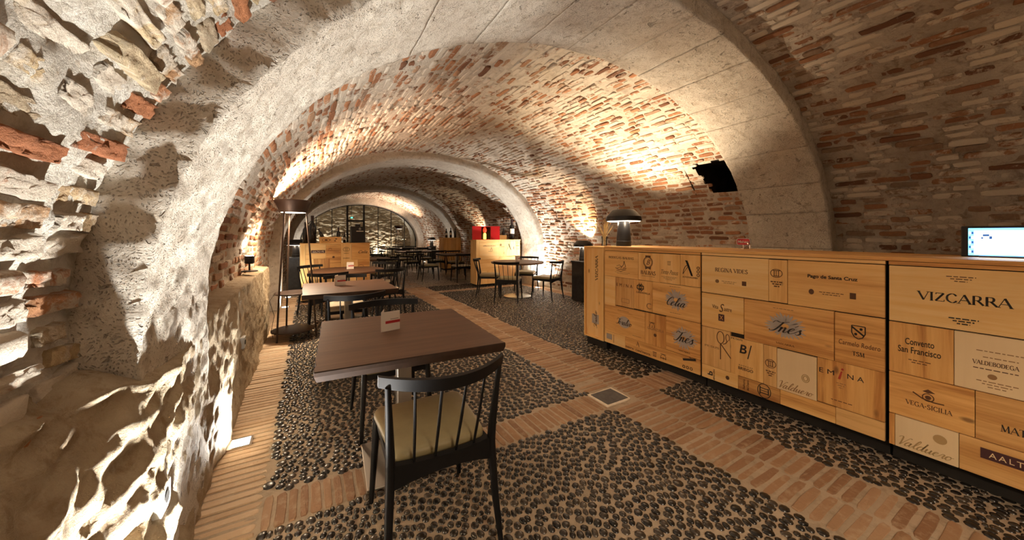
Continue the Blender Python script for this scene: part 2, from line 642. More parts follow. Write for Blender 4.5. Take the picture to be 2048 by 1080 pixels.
# bays along the axis and the stone arches between them
RIBS = [(1.50, 2.33), (7.22, 8.03), (12.95, 13.75), (17.9, 18.6)]
BAYS = [('front', -3.9, 1.50), ('middle', 2.33, 7.22), ('back', 8.03, 12.95), ('far', 13.75, 17.9)]
SEGS = [('wall_left', 0.0, 2.75), ('ceiling', 2.75, S_TOT - 2.75), ('wall_right', S_TOT - 2.75, S_TOT)]
NICHE = dict(y0=2.30, y1=2.90, z0=1.92, z1=2.30)


def in_niche(y, s):
    x, z, _, _ = arch(s)
    j = fbm(np.asarray(y) * 9, np.asarray(z) * 9, 4.4, 3, 95) * 0.05
    return (x > 4) & (y > NICHE['y0']) & (y + j < NICHE['y1'] - 0.5 * (NICHE['z1'] - z)) & (z + j * .6 > NICHE['z0']) & (z + j * .5 < NICHE['z1'])


def shell_noise(s, y, bay, seg):
    a = 0.015
    n = fbm(s * 5, y * 5, 0.3, 4, 3) * a + fbm(s * 1.1, y * 1.1, 5, 2, 9) * 0.02
    if bay == 'front':
        left = np.clip((3.6 - s) / 0.8, 0, 1)
        n = n + left * (fbm(s * 13, y * 5, 1.7, 4, 21) * 0.011 + fbm(s * 40, y * 34, 2.7, 2, 22) * 0.004)
    return n


def grid_mesh(name, P, mat, parent=None, mask=None, smooth=True):
    n, m, _ = P.shape
    idx = np.arange(n * m).reshape(n, m)
    q = np.stack([idx[:-1, :-1], idx[1:, :-1], idx[1:, 1:], idx[:-1, 1:]], -1).reshape(-1, 4)
    if mask is not None:
        q = q[~mask.reshape(-1)]
    me = bpy.data.meshes.new(name)
    me.vertices.add(n * m)
    me.vertices.foreach_set('co', P.reshape(-1).astype(np.float32))
    me.loops.add(len(q) * 4)
    me.loops.foreach_set('vertex_index', q.reshape(-1).astype(np.int32))
    me.polygons.add(len(q))
    me.polygons.foreach_set('loop_start', np.arange(0, len(q) * 4, 4, dtype=np.int32))
    me.polygons.foreach_set('loop_total', np.full(len(q), 4, np.int32))
    me.polygons.foreach_set('use_smooth', np.full(len(q), smooth))
    me.update(calc_edges=True)
    return link(name, me, mat, parent)


STRUCT = {}
for bay, y0, y1 in BAYS:
    for seg, s0, s1 in SEGS:
        if bay == 'front':
            yy = np.concatenate([np.arange(y0, 0.0, 0.12), np.arange(0.0, y1 + 0.06, 0.014 if seg != 'wall_right' else 0.03)])
            ds = 0.016 if seg == 'wall_left' else 0.03
        elif bay == 'middle':
            yy = np.arange(y0 - 0.08, y1 + 0.1, 0.035)
            ds = 0.03
        else:
            yy = np.arange(y0 - 0.08, y1 + 0.14, 0.07)
            ds = 0.06
        ss = np.linspace(s0, s1, max(8, int((s1 - s0) / ds)))
        S, Y = np.meshgrid(ss, yy, indexing='ij')
        off = shell_noise(S, Y, bay, seg)
        X, Z, nx, nz = arch(S, 0)
        P = np.stack([X + nx * off, Y, Z + nz * off], -1)
        mask = None
        if bay == 'middle' and seg == 'wall_right':
            ctr = (ss[:-1, None] + ss[1:, None]) / 2, (yy[None, :-1] + yy[None, 1:]) / 2
            mask = in_niche(np.broadcast_to(ctr[1], (len(ss) - 1, len(yy) - 1)), np.broadcast_to(ctr[0], (len(ss) - 1, len(yy) - 1)))
        mat = 'mortar'
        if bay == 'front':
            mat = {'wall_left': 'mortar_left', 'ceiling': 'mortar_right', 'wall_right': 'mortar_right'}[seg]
        o = grid_mesh('%s_%s' % (seg, bay), P, mat, None, mask)
        word = {'wall_left': 'lower vault wall', 'ceiling': 'brick barrel vault', 'wall_right': 'brick side wall'}[seg]
        tag(o, '%s of the %s bay beside the stone arches' % (word, bay), None, None, 'structure')
        STRUCT[(seg, bay)] = o

# dark hollow broken into the vault beside the near arch
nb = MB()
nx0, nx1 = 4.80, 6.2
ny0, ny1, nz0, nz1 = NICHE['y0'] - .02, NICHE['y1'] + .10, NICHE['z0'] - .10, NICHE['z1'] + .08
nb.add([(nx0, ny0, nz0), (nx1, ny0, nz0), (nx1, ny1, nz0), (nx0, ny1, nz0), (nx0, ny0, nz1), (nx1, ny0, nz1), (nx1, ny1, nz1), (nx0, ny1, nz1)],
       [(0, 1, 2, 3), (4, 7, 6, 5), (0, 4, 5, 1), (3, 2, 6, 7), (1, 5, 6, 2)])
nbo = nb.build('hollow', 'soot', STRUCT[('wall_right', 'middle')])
# trim: keep the hollow behind the vault surface
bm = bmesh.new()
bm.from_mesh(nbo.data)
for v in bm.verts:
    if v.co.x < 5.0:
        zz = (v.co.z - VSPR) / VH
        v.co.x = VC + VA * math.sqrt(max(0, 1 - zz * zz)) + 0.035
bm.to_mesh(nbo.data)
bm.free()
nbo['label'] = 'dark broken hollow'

# ------------------------------------------------------------------ bricks of the vault
def rounded_outline(n_jit, hx=0.5, hy=0.5, c=0.09, rnd=random):
    pts = [(-hx + c, -hy), (0, -hy), (hx - c, -hy), (hx, -hy + c * 2), (hx, hy - c * 2), (hx - c, hy), (0, hy), (-hx + c, hy),
           (-hx, hy - c * 2), (-hx, -hy + c * 2)]
    return [(x + rnd.uniform(-1, 1) * n_jit * 0.5, y + rnd.uniform(-1, 1) * n_jit * 1.4) for x, y in pts]


def brick_variant(seed):
    rd = random.Random(seed)
    o = rounded_outline(0.055, rnd=rd)
    v, f = [], []
    n = len(o)
    for sc, z in ((1.0, -1.0), (0.99, 0.55), (0.88, 1.0)):
        for x, y in o:
            v.append((x * (1 - (1 - sc) * 0.5), y * sc, z + rd.uniform(-0.18, 0.18) * (1 if z > 0 else 0)))
    for k in range(2):
        for i in range(n):
            f.append((k * n + i, k * n + (i + 1) % n, (k + 1) * n + (i + 1) % n, (k + 1) * n + i))
    c = len(v)
    v.append((0, 0, 1.0 + rd.uniform(-0.1, 0.25)))
    for i in range(n):
        f.append((2 * n + i, 2 * n + (i + 1) % n, c))
    return np.array(v), f


VARS = [brick_variant(i) for i in range(14)]


def near_variant(seed):
    """rough, chipped brick for the wall right beside the camera"""
    rd = np.random.default_rng(seed)
    nu, nv = 13, 9
    u, v = np.meshgrid(np.linspace(-1, 1, nu), np.linspace(-1, 1, nv), indexing='ij')
    r = np.maximum(np.abs(u), np.abs(v)) ** 8
    w = (np.abs(u) ** 6 + np.abs(v) ** 6)
    z = 1.0 - 1.6 * np.clip(w - 0.55, 0, 2)
    z = z + fbm(u * 2.1 + seed * 7, v * 2.1, seed, 3, 5) * 0.30 + fbm(u * 6 + seed, v * 5, seed, 2, 8) * 0.18
    x = u * 0.5 + fbm(u * 2, v * 2, seed + 0.5, 2, 31) * 0.05
    y = v * 0.5 + fbm(u * 2, v * 2, seed + 2.5, 2, 37) * 0.10
    edge = (np.abs(u) > 0.99) | (np.abs(v) > 0.99)
    z = np.where(edge, -2.2, z)
    P = np.stack([x, y, z], -1).reshape(-1, 3)
    idx = np.arange(nu * nv).reshape(nu, nv)
    q = np.stack([idx[:-1, :-1], idx[1:, :-1], idx[1:, 1:], idx[:-1, 1:]], -1).reshape(-1, 4)
    return P, [tuple(a) for a in q]


NEARV = [near_variant(i + 1) for i in range(14)]


def mesh_of(name, v, f, mat, smooth):
    me = bpy.data.meshes.new(name)
    me.from_pydata([tuple(p) for p in v], [], f)
    me.polygons.foreach_set('use_smooth', np.full(len(me.polygons), smooth))
    a = me.attributes.new('rnd', 'FLOAT', 'FACE')
    a.data.foreach_set('value', np.zeros(len(me.polygons), np.float32))
    me.materials.append(MAT[mat])
    me.update()
    return me


VMESH = {}


def var_mesh(mat, kind, i):
    k = (mat, kind, i)
    if k not in VMESH:
        v, f = (VARS if kind == 'std' else NEARV)[i]
        VMESH[k] = mesh_of('brick', v, f, mat, kind != 'std')
    return VMESH[k]


def joined(name, items, mat, parent):
    """items: (variant verts, faces, 4x4 numpy matrix, rnd) -> one mesh"""
    V, Fi, LT, A = [], [], [], []
    base = 0
    for v, f, M, r in items:
        V.append(v @ M[:3, :3].T + M[:3, 3])
        for q in f:
            Fi.extend([i + base for i in q])
            LT.append(len(q))
        A.extend([r] * len(f))
        base += len(v)
    V = np.concatenate(V)
    me = bpy.data.meshes.new(name)
    me.vertices.add(len(V))
    me.vertices.foreach_set('co', V.reshape(-1).astype(np.float32))
    me.loops.add(len(Fi))
    me.loops.foreach_set('vertex_index', np.array(Fi, np.int32))
    LT = np.array(LT, np.int32)
    me.polygons.add(len(LT))
    me.polygons.foreach_set('loop_start', np.concatenate([[0], np.cumsum(LT)[:-1]]).astype(np.int32))
    me.polygons.foreach_set('loop_total', LT)
    a = me.attributes.new('rnd', 'FLOAT', 'FACE')
    a.data.foreach_set('value', np.array(A, np.float32))
    me.update(calc_edges=True)
    o = link(name, me, mat, parent)
    o['kind'] = 'stuff'
    return o


def frame_matrix(p, ex, ey, ez, scale):
    M = np.eye(4)
    M[:3, 0] = np.array(ex) * scale[0]
    M[:3, 1] = np.array(ey) * scale[1]
    M[:3, 2] = np.array(ez) * scale[2]
    M[:3, 3] = p
    return M


def counter_hides(p):
    # behind the long counter, seen from the camera
    x, y, z = p
    if x < 3.6:
        return False
    k = 3.3 / x
    return y * k < 2.8 and CAM_H + (z - CAM_H) * k < 1.15


def lay_bricks(bay, y0, y1, course, s_from=0.0, s_to=S_TOT, limit=300):
    per = {'wall_left': [], 'ceiling': [], 'wall_right': []}
    rd = random.Random(hash(bay) % 1000 if False else len(bay) * 31)
    ncourse = int((s_to - s_from) / course)
    for k in range(ncourse):
        s = s_from + (k + 0.5) * course
        y = y0 - rd.uniform(0, 0.25)
        seg = 'wall_left' if s < 2.75 else ('wall_right' if s > S_TOT - 2.75 else 'ceiling')
        while y < y1:
            ln = rd.choice([0.26, 0.27, 0.13, 0.24, 0.125, 0.20])
            ya, yb = max(y, y0 + 0.005), min(y + ln, y1 - 0.005)
            y += ln + rd.uniform(0.012, 0.03)
            if yb - ya < 0.05:
                continue
            yc = (ya + yb) / 2
            sj = s + rd.uniform(-0.006, 0.006) + 0.012 * math.sin(yc * 1.7 + k * 0.05)
            if bay == 'middle' and bool(in_niche(np.array(yc), np.array(sj))):
                continue
            if rd.random() < (0.06 if seg != 'wall_left' or bay != 'front' else 0.05):
                continue
            near = bay == 'front' and s < 3.7
            h = course * (rd.uniform(0.60, 0.78) if not near else rd.uniform(0.68, 0.92))
            offn = float(shell_noise(np.array(sj), np.array(yc), bay, seg))
            prot = rd.gauss(0.006, 0.0045) if not near else rd.gauss(0.0105, 0.006)
            x, z, nx, nz = [float(q) for q in arch(sj, offn + prot - 0.012)]
            ex, ez = (0, 1, 0), (nx, 0, nz)
            ey = (-nz, 0, nx)   # along the curve
            tilt = rd.gauss(0, 0.02 if not near else 0.05)
            ca, sa = math.cos(tilt), math.sin(tilt)
            e1 = np.array(ex) * ca + np.array(ey) * sa
            e2 = -np.array(ex) * sa + np.array(ey) * ca
            M = frame_matrix((x, yc, z), e1, e2, ez, (yb - ya, h, 0.012 if not near else 0.015))
            u, v, d = project((x, yc, z))
            size = (yb - ya) * F_PX / d
            inview = -30 < u < 2080 and -30 < v < 1110 and d > 0.2 and not counter_hides((x, yc, z))
            if yc < -0.9 and not inview:
                continue
            per[seg].append((size if inview else -1, M, near, rd.randrange(14), rd.random()))
    for seg, items in per.items():
        if not items:
            continue
        items.sort(key=lambda t: -t[0])
        par = STRUCT[(seg, bay)]
        mat = 'brick'
        if seg == 'wall_right' or (bay != 'front' and seg == 'wall_left') or (bay == 'front' and seg == 'ceiling'):
            mat = 'brick_side'
        if bay == 'front':
            mat = 'brick_front'
        rest = []
        for i, (size, M, near, vi, r) in enumerate(items):
            mt = 'brick_near' if near else mat
            if i < limit and size > 9:
                o = bpy.data.objects.new('brick', var_mesh(mt, 'near' if near else 'std', vi))
                COL.objects.link(o)
                o.parent = par
                o.matrix_local = Matrix(M.tolist())
            else:
                v, f = VARS[vi]
                rest.append((v, f, M, r))
        if rest:
            joined('brick_courses', rest, mat, par)


lay_bricks('front', -0.9, 1.50, 0.074)
lay_bricks('middle', 2.33, 7.22, 0.074)
lay_bricks('back', 8.03, 12.95, 0.085, 0.0, S_TOT, 60)
lay_bricks('far', 13.75, 17.9, 0.10, 0.0, S_TOT, 0)


# ------------------------------------------------------------------ stone arches
def stone_arch(idx, y0, y1, depth, step, res, label):
    root = empty('trim_%d' % idx, (VC, (y0 + y1) / 2, 0), 0, label, None, None, 'structure')
    inv = np.array([VC, (y0 + y1) / 2, 0])
    s = 0.0
    k = 0
    rd = random.Random(idx * 5)
    while s < S_TOT - 0.05:
        ln = step * rd.uniform(0.8, 1.2)
        if idx == 1 and k == 0:
            ln = 3.1      # the near leg is weathered into one rough mass
        if S_TOT - (s + ln) < step * 0.5:
            ln = S_TOT - s
        sa, sb = s + 0.0005, s + ln - 0.0005
        ns = max(4, int((sb - sa) / res))
        prof = [(0.0 - 0.10, 0.0)]
        ny = max(6, int((y1 - y0) / res))
        nf = max(3, int(depth / res))
        rows = [(-0.08 + (depth + 0.08) * i / nf, y0) for i in range(nf)]
        rows += [(depth, y0 + (y1 - y0) * i / ny) for i in range(ny + 1)]
        rows += [(depth - (depth + 0.08) * (i + 1) / nf, y1) for i in range(nf)]
        offs = np.array([r[0] for r in rows])
        ys = np.array([r[1] for r in rows])
        ss = np.concatenate([[sa], np.linspace(sa, sb, ns), [sb]]) if idx == 1 else np.linspace(sa, sb, ns + 2)
        S, O = np.meshgrid(ss, offs, indexing='ij')
        _, Y = np.meshgrid(ss, ys, indexing='ij')
        O = O.copy()
        if idx == 1:
            O[0, :] -= 0.004
            O[-1, :] -= 0.004
        prom = rd.gauss(0, 0.0018 if idx == 1 else 0.0006)
        rough = 0.010 if idx == 1 else 0.008
        leftside = np.clip((3.8 - S) / 1.2, 0, 1) if idx == 1 else 0
        nz_ = fbm(S * 4, Y * 4, 0.37, 4, 40 + idx) * rough + leftside * (fbm(S * 24, Y * 24, 3.1, 3, 61) * 0.005)
        X, Z, nx, nz = arch(S, O + np.where(O > depth * 0.5, nz_ + prom, 0))
        edge = fbm(S * 6, O * 6, 1.5, 4, 70 + idx) * (0.012 + leftside * 0.010)
        Y = Y + np.where(np.abs(Y - y0) < 1e-6, edge, 0) + np.where(np.abs(Y - y1) < 1e-6, edge * 0.6, 0)
        P = np.stack([X, Y, Z], -1) - inv
        grid_mesh('stone_block', P, 'ashlar', root)
        s += ln
        k += 1
    return root


stone_arch(1, *RIBS[0], 0.15, 0.47, 0.022, 'pale limestone arch nearest the camera, lit white on its near leg')
stone_arch(2, *RIBS[1], 0.17, 0.62, 0.05, 'limestone arch between the two crate cabinets')
stone_arch(3, *RIBS[2], 0.17, 0.55, 0.09, 'shadowed limestone arch deeper in the cellar')
stone_arch(4, *RIBS[3], 0.30, 0.60, 0.10, 'lit stone arch framing the glass front')


# ------------------------------------------------------------------ rough lower wall on the left with its ledge
def lower_wall():
    yy = np.concatenate([np.arange(-1.0, 0.6, 0.08), np.arange(0.6, 2.6, 0.013), np.arange(2.6, 5.72, 0.028), [5.72, 5.72]])
    nt_ = 84
    tt = np.linspace(0, 1, nt_)
    T, Y = np.meshgrid(tt, yy, indexing='ij')
    sm = lambda a, b, x: np.clip((x - a) / (b - a), 0, 1) ** 2 * (3 - 2 * np.clip((x - a) / (b - a), 0, 1))
    zl = 0.90 - 0.06 * sm(1.35, 1.6, Y) + 0.05 * sm(2.2, 2.55, Y)
    xf = -0.42 - 0.02 * sm(1.0, 1.6, Y) - 0.01 * sm(2.4, 3.0, Y)
    slope = 0.02 + 0.055 * (1 - sm(1.2, 1.5, Y))
    tv = 0.72
    up = np.clip(T / tv, 0, 1)
    back = np.clip((T - tv) / (1 - tv), 0, 1)
    Z = zl * up + back * (0.04 + 0.12 * (1 - sm(1.3, 1.7, Y)))
    X = xf - slope * up ** 1.4 - back * 0.26
    am = 0.020 + 0.035 * (1 - sm(1.4, 2.2, Y))
    nn = fbm(Y * 3.2, Z * 4.5, 0.2, 5, 80, 0.55) * am + fbm(Y * 14, Z * 14, 1.2, 3, 84) * 0.007
    ridged = (0.5 - np.abs(fbm(Y * 2.2 + Z * 1.2, Z * 5.5 - Y * 1.5, 3.2, 3, 88))) * 0.05 * (1 - sm(1.5, 2.3, Y))
    X = X + (nn + ridged) * np.clip(1.3 - back, 0, 1)
    Z = Z + nn * back * 0.9 + nn * 0.3 * up
    Z = np.maximum(Z, -0.02)
    X[:, -1] = -0.75
    P = np.stack([X, Y, Z], -1)
    o = grid_mesh('wall_left', P, 'rock')
    tag(o, 'rough stone footing of the wall with a ledge along its top', None, None, 'structure')
    return o


WALL_LEFT = lower_wall()

# end walls: behind the camera and behind the glass front
def end_wall(name, y, label, mat='mortar'):
    xs = np.linspace(VC - VA - 0.2, VC + VA + 0.2, 240)
    zs = np.linspace(-0.02, 3.5, 200)
    X, Z = np.meshgrid(xs, zs, indexing='ij')
    Yd = y + fbm(X * 2.5, Z * 5, y, 5, 15) * 0.05 - np.abs(fbm(X * 3.2, Z * 9, y + 3, 3, 25)) * 0.13
    P = np.stack([X, Yd, Z], -1)
    o = grid_mesh(name, P, mat)
    return tag(o, label, None, None, 'structure')


end_wall('wall_front', -3.9, 'end wall of the cellar behind the viewer')
end_wall('wall_back', 20.6, 'rubble stone wall seen through the glass front', 'rock')
yy = np.arange(18.5, 20.8, 0.1)
ss = np.linspace(0, S_TOT, 110)
S, Y = np.meshgrid(ss, yy, indexing='ij')
o_ = shell_noise(S, Y, 'far', 'x') * 1.5
X, Z, nx, nz = arch(S, o_)
tag(grid_mesh('ceiling_vestibule', np.stack([X, Y, Z], -1), 'mortar'), 'vault of the vestibule beyond the glass front', None, None, 'structure')

# ------------------------------------------------------------------ floor
BX0, BX1 = -0.50, -0.19          # brick border along the left wall
CB0, CB1 = 2.03, 2.60            # central brick band
CR = [(1.87, 2.12), (7.58, 7.84)]  # cross bands under the arches
RB0, RB1 = 4.92, 5.32            # border along the right wall
Y_NEAR, Y_PEB, Y_FAR = -3.9, 8.6, 20.8


def slab(name, x0, x1, y0, y1, z, mat, label):
    o = MB().box(x0, x1, y0, y1, z - 0.08, z).build(name, mat)
    return tag(o, label, None, None, 'structure')


floor_front = slab('floor_front', -0.7, 5.5, Y_NEAR, 2.0, -0.006, 'grout', 'pebble mosaic floor before the first arch')
floor_mid = slab('floor_middle', -0.7, CB0 + 0.3, 2.0, Y_PEB, -0.006, 'grout', 'pebble mosaic floor under the dining tables')
floor_side = slab('floor_right', CB0 + 0.3, 5.5, 2.0, Y_PEB, -0.006, 'grout', 'pebble mosaic floor beyond the long counter')
floor_back = slab('floor_back', -0.7, 5.5, Y_PEB, Y_FAR, -0.002, 'far_floor', 'dim pebble floor at the back of the cellar')


def field_points(rects, cell, seed):
    """stretched, turned and warped lattice, so the pebbles lie elongated and in drifts"""
    rd = np.random.default_rng(seed)
    th = R(25 + 37 * (seed % 3))
    pts = []
    for x0, x1, y0, y1 in rects:
        cx, cy = (x0 + x1) / 2, (y0 + y1) / 2
        rad = math.hypot(x1 - x0, y1 - y0) / 2 + 0.3
        n1, n2 = int(rad / (cell * 1.34)) + 1, int(rad / (cell * 0.78)) + 1
        i, j = np.meshgrid(np.arange(-n1, n1 + 1), np.arange(-n2, n2 + 1), indexing='ij')
        a = (i + 0.5 * (j % 2)) * cell * 1.34 + rd.uniform(-1, 1, i.shape) * cell * 0.60
        b = j * cell * 0.78 + rd.uniform(-1, 1, i.shape) * cell * 0.30
        wob = 0.10 * np.sin(a * 1.9 + seed) + 0.08 * np.sin(b * 2.3)
        x = cx + a * math.cos(th) - b * math.sin(th) + wob * 0.5
        y = cy + a * math.sin(th) + b * math.cos(th) + 0.10 * np.sin(a * 2.1)
        e = cell * 0.36
        m = (x > x0 + e) & (x < x1 - e) & (y > y0 + e) & (y < y1 - e)
        pts.append(np.stack([x[m], y[m]], -1))
    return np.concatenate(pts)


def pebbles(parent, rects, cell, seed, limit=300):
    P = field_points(rects, cell, seed)
    n = len(P)
    kd = KDTree(n)
    for i, p in enumerate(P):
        kd.insert((p[0], p[1], 0), i)
    kd.balance()
    K = 18
    nb_ = np.zeros((n, K), np.int64)
    for i, p in enumerate(P):
        r = kd.find_n((p[0], p[1], 0), K + 1)
        ids = [q[1] for q in r if q[1] != i][:K]
        while len(ids) < K:
            ids.append(ids[-1])
        nb_[i] = ids
    rd = np.random.default_rng(seed + 5)
    wgt = rd.uniform(-1, 1, n) * cell * cell * 0.10
    seg = 10
    ang = np.arange(seg) * 2 * PI / seg
    U = np.stack([np.cos(ang), np.sin(ang)], -1)
    D = P[nb_] - P[:, None, :]
    dd = (D ** 2).sum(-1)
    proj = np.einsum('nkc,sc->nks', D, U)
    rad = (dd[:, :, None] + wgt[:, None, None] - wgt[nb_][:, :, None]) / (2 * np.maximum(proj, 1e-5))
    rad = np.where(proj <= 1e-5, 1.0, np.clip(rad, 0.004, 1.0))
    rr = (rad ** -9.0).sum(1) ** (-1 / 9.0)
    # stay inside the field's rectangle
    rr = np.minimum(rr, cell * 0.95)
    rr = np.maximum(rr * rd.uniform(0.92, 1.02, (n, 1)) - 0.0030, 0.005)
    rr = 0.25 * np.roll(rr, 1, 1) + 0.5 * rr + 0.25 * np.roll(rr, -1, 1)
    hgt = rd.uniform(0.005, 0.010, n)
    V = np.zeros((n, seg * 2 + seg // 1 * 0 + 1 + seg, 3))
    lev = [(1.0, -0.9), (0.90, 0.30), (0.52, 0.86)]
    for li, (sc, hz) in enumerate(lev):
        V[:, li * seg:(li + 1) * seg, :2] = rr[:, :, None] * sc * U[None]
        V[:, li * seg:(li + 1) * seg, 2] = hgt[:, None] * hz
    V[:, -1, 2] = hgt
    faces = []
    for li in range(2):
        for k in range(seg):
            k2 = (k + 1) % seg
            faces.append((li * seg + k, li * seg + k2, (li + 1) * seg + k2, (li + 1) * seg + k))
    for k in range(seg):
        faces.append((2 * seg + k, 2 * seg + (k + 1) % seg, 3 * seg))
    rnd_ = rd.random(n)
    # which ones show largest
    sz = np.full(n, -1.0)
    for i in range(n):
        u, v, d = project((P[i, 0], P[i, 1], 0))
        if 0 < u < 2026 and 0 < v < 1080 and d > 0.3:
            sz[i] = rr[i].mean() / d
    order = np.argsort(-sz)
    single = set(int(i) for i in order[:limit] if sz[i] > 0)
    z0 = -0.004
    for i in single:
        me = bpy.data.meshes.new('pebble')
        me.from_pydata([tuple(q) for q in V[i]], [], faces)
        me.polygons.foreach_set('use_smooth', np.ones(len(faces), bool))
        me.materials.append(MAT['pebble'])
        o = bpy.data.objects.new('pebble', me)
        COL.objects.link(o)
        o.parent = parent
        o.location = (P[i, 0], P[i, 1], z0)
    rest = np.array([i for i in range(n) if i not in single], np.int64)
    VV = V[rest].copy()
    VV[:, :, 0] += P[rest, 0][:, None]
    VV[:, :, 1] += P[rest, 1][:, None]
    VV[:, :, 2] += z0
    nv = V.shape[1]
    fl = np.array([q for f in faces for q in f], np.int64)
    lt = np.array([len(f) for f in faces], np.int32)
    loops = (fl[None, :] + (np.arange(len(rest)) * nv)[:, None]).reshape(-1).astype(np.int32)
    LT = np.tile(lt, len(rest))
    me = bpy.data.meshes.new('pebble_bed')
    me.vertices.add(len(rest) * nv)
    me.vertices.foreach_set('co', VV.reshape(-1).astype(np.float32))
    me.loops.add(len(loops))
    me.loops.foreach_set('vertex_index', loops)
    me.polygons.add(len(LT))
    me.polygons.foreach_set('loop_start', np.concatenate([[0], np.cumsum(LT)[:-1]]).astype(np.int32))
    me.polygons.foreach_set('loop_total', LT)
    me.polygons.foreach_set('use_smooth', np.ones(len(LT), bool))
    a = me.attributes.new('rnd', 'FLOAT', 'FACE')
    a.data.foreach_set('value', np.repeat(rnd_[rest], len(faces)).astype(np.float32))
    me.update(calc_edges=True)
    o = link('pebble_bed', me, 'pebble', parent)
    o['kind'] = 'stuff'


pebbles(floor_front, [(BX1, CB0, 0.15, CR[0][0]), (CB1, 3.25, -0.45, CR[0][0])], 0.039, 11)
pebbles(floor_mid, [(BX1, CB0, CR[0][1], CR[1][0]), (BX1, CB0, CR[1][1], Y_PEB)], 0.043, 12)
pebbles(floor_side, [(CB1, 3.25, CR[0][1], 3.0), (CB1, RB0, 3.0, CR[1][0]), (CB1, RB0, CR[1][1], Y_PEB)], 0.043, 13)


def floor_bricks(idx, label, rows, x_long, limit=300, gap=(0.004, 0.010), mat='floor_brick'):
    """rows: list of (start a, end a, b0, b1): bricks stand side by side along a, each spans b0..b1"""
    root = empty('trim_%d' % idx, (0, 0, 0), 0, label, None, None, 'structure')
    rd = random.Random(idx)
    items = []
    for a0, a1, b0, b1 in rows:
        a = a0
        while a < a1 - 0.02:
            w = rd.uniform(0.040, 0.052)
            w = min(w, a1 - a)
            cut = rd.uniform(-0.012, 0.012)
            c = (a + w / 2, (b0 + b1) / 2 + cut * 0.3)
            ln = (b1 - b0) - 0.012 - abs(cut) * 0.5
            zt = rd.gauss(0.001, 0.0015)
            if x_long:
                M = frame_matrix((c[1], c[0], zt - 0.010), (1, 0, 0), (0, 1, 0), (0, 0, 1), (ln, w - 0.006, 0.007))
            else:
                M = frame_matrix((c[0], c[1], zt - 0.010), (0, 1, 0), (-1, 0, 0), (0, 0, 1), (ln, w - 0.006, 0.007))
            u, v, d = project(M[:3, 3])
            vis = 0 < u < 2026 and 0 < v < 1080
            items.append((ln / d if vis else -1, M, rd.randrange(14), rd.random()))
            a += w + rd.uniform(gap[0], gap[1])
    items.sort(key=lambda t: -t[0])
    rest = []
    for i, (sz, M, vi, r) in enumerate(items):
        if i < limit and sz > 0:
            o = bpy.data.objects.new('brick', var_mesh(mat, 'std', vi))
            COL.objects.link(o)
            o.parent = root
            o.matrix_local = Matrix(M.tolist())
        else:
            v, f = VARS[vi]
            rest.append((v, f, M, r))
    if rest:
        joined('brick_rows', rest, mat, root)
    return root


floor_bricks(5, 'brick border paved along the foot of the uplit wall', [(0.0, Y_PEB, BX0 + 0.02, BX1)], True, 200, (0.004, 0.010), 'border_brick')
mid = (CB0 + CB1) / 2
floor_bricks(6, 'central brick band running down the middle of the floor',
             [(-0.5, 1.86, CB0, mid), (-0.5, 1.86, mid, CB1), (2.15, 16.0, CB0, mid), (2.15, 16.0, mid, CB1),
              (1.87, 2.13, mid + 0.0, CB1)], True, 300, (0.010, 0.020))
floor_bricks(7, 'brick strip crossing the floor under the near arch',
             [(BX1, CB0 - 0.03, CR[0][0], CR[0][1]), (CB1, 3.2, CR[0][0], CR[0][1])], False, 120, (0.004, 0.010), 'floor_brick')
floor_bricks(8, 'brick strip crossing the floor between the crate cabinets',
             [(BX1, CB0, CR[1][0], CR[1][1]), (CB1, RB0, CR[1][0], CR[1][1])], False, 0)
floor_bricks(9, 'brick border along the foot of the far side wall', [(2.2, Y_PEB, RB0, RB0 + 0.28)], True, 60)

# drain cover in the central band
dr = empty('drain_cover', (2.14, 2.0, 0), 0, 'square slate drain cover set in a pale cement rim on the floor', 'drain cover')
q = MB()
rd = random.Random(3)
outer = [(-.135, -.113), (-.05, -.116), (.06, -.111), (.135, -.114), (.142, 0), (.134, .113), (.05, .117), (-.06, .111), (-.135, .115), (-.138, 0)]
q.prism([(x + rd.uniform(-.008, .008), y + rd.uniform(-.008, .008)) for x, y in outer], -0.02, 0.002)
q.build('cement_rim', 'white_mortar_edge', dr)
MB().box(-.115, .115, -.095, .095, -0.01, 0.006, 0.003).build('plate', 'slate', dr)


# ------------------------------------------------------------------ lettering
def text_mesh(txt, width, height, shear=0.0, bold=0.0, spacing=1.0):
    cu = bpy.data.curves.new('lettering', 'FONT')
    cu.body = txt
    cu.size = 1.0
    cu.shear = shear
    cu.offset = bold
    cu.space_character = spacing
    cu.resolution_u = 3
    cu.extrude = 0.0
    ob = bpy.data.objects.new('lettering', cu)
    COL.objects.link(ob)
    dg = bpy.context.evaluated_depsgraph_get()
    me = bpy.data.meshes.new_from_object(ob.evaluated_get(dg))
    bpy.data.objects.remove(ob)
    bpy.data.curves.remove(cu)
    n = len(me.vertices)
    co = np.zeros(n * 3, np.float32)
    me.vertices.foreach_get('co', co)
    co = co.reshape(-1, 3)
    mn, mx = co.min(0), co.max(0)
    co[:, 0] = (co[:, 0] - (mn[0] + mx[0]) / 2) * (width / (mx[0] - mn[0]))
    co[:, 1] = (co[:, 1] - (mn[1] + mx[1]) / 2) * (height / (mx[1] - mn[1]))
    me.vertices.foreach_set('co', co.reshape(-1))
    me.update()
    return me


def solid_print(me, t=0.0012):
    """give a flat print its own thin body"""
    bm = bmesh.new()
    bm.from_mesh(me)
    g = bmesh.ops.extrude_face_region(bm, geom=bm.faces[:])
    for v in [e for e in g['geom'] if isinstance(e, bmesh.types.BMVert)]:
        v.co.z += t
    bmesh.ops.recalc_face_normals(bm, faces=bm.faces[:])
    bm.to_mesh(me)
    bm.free()
    return me


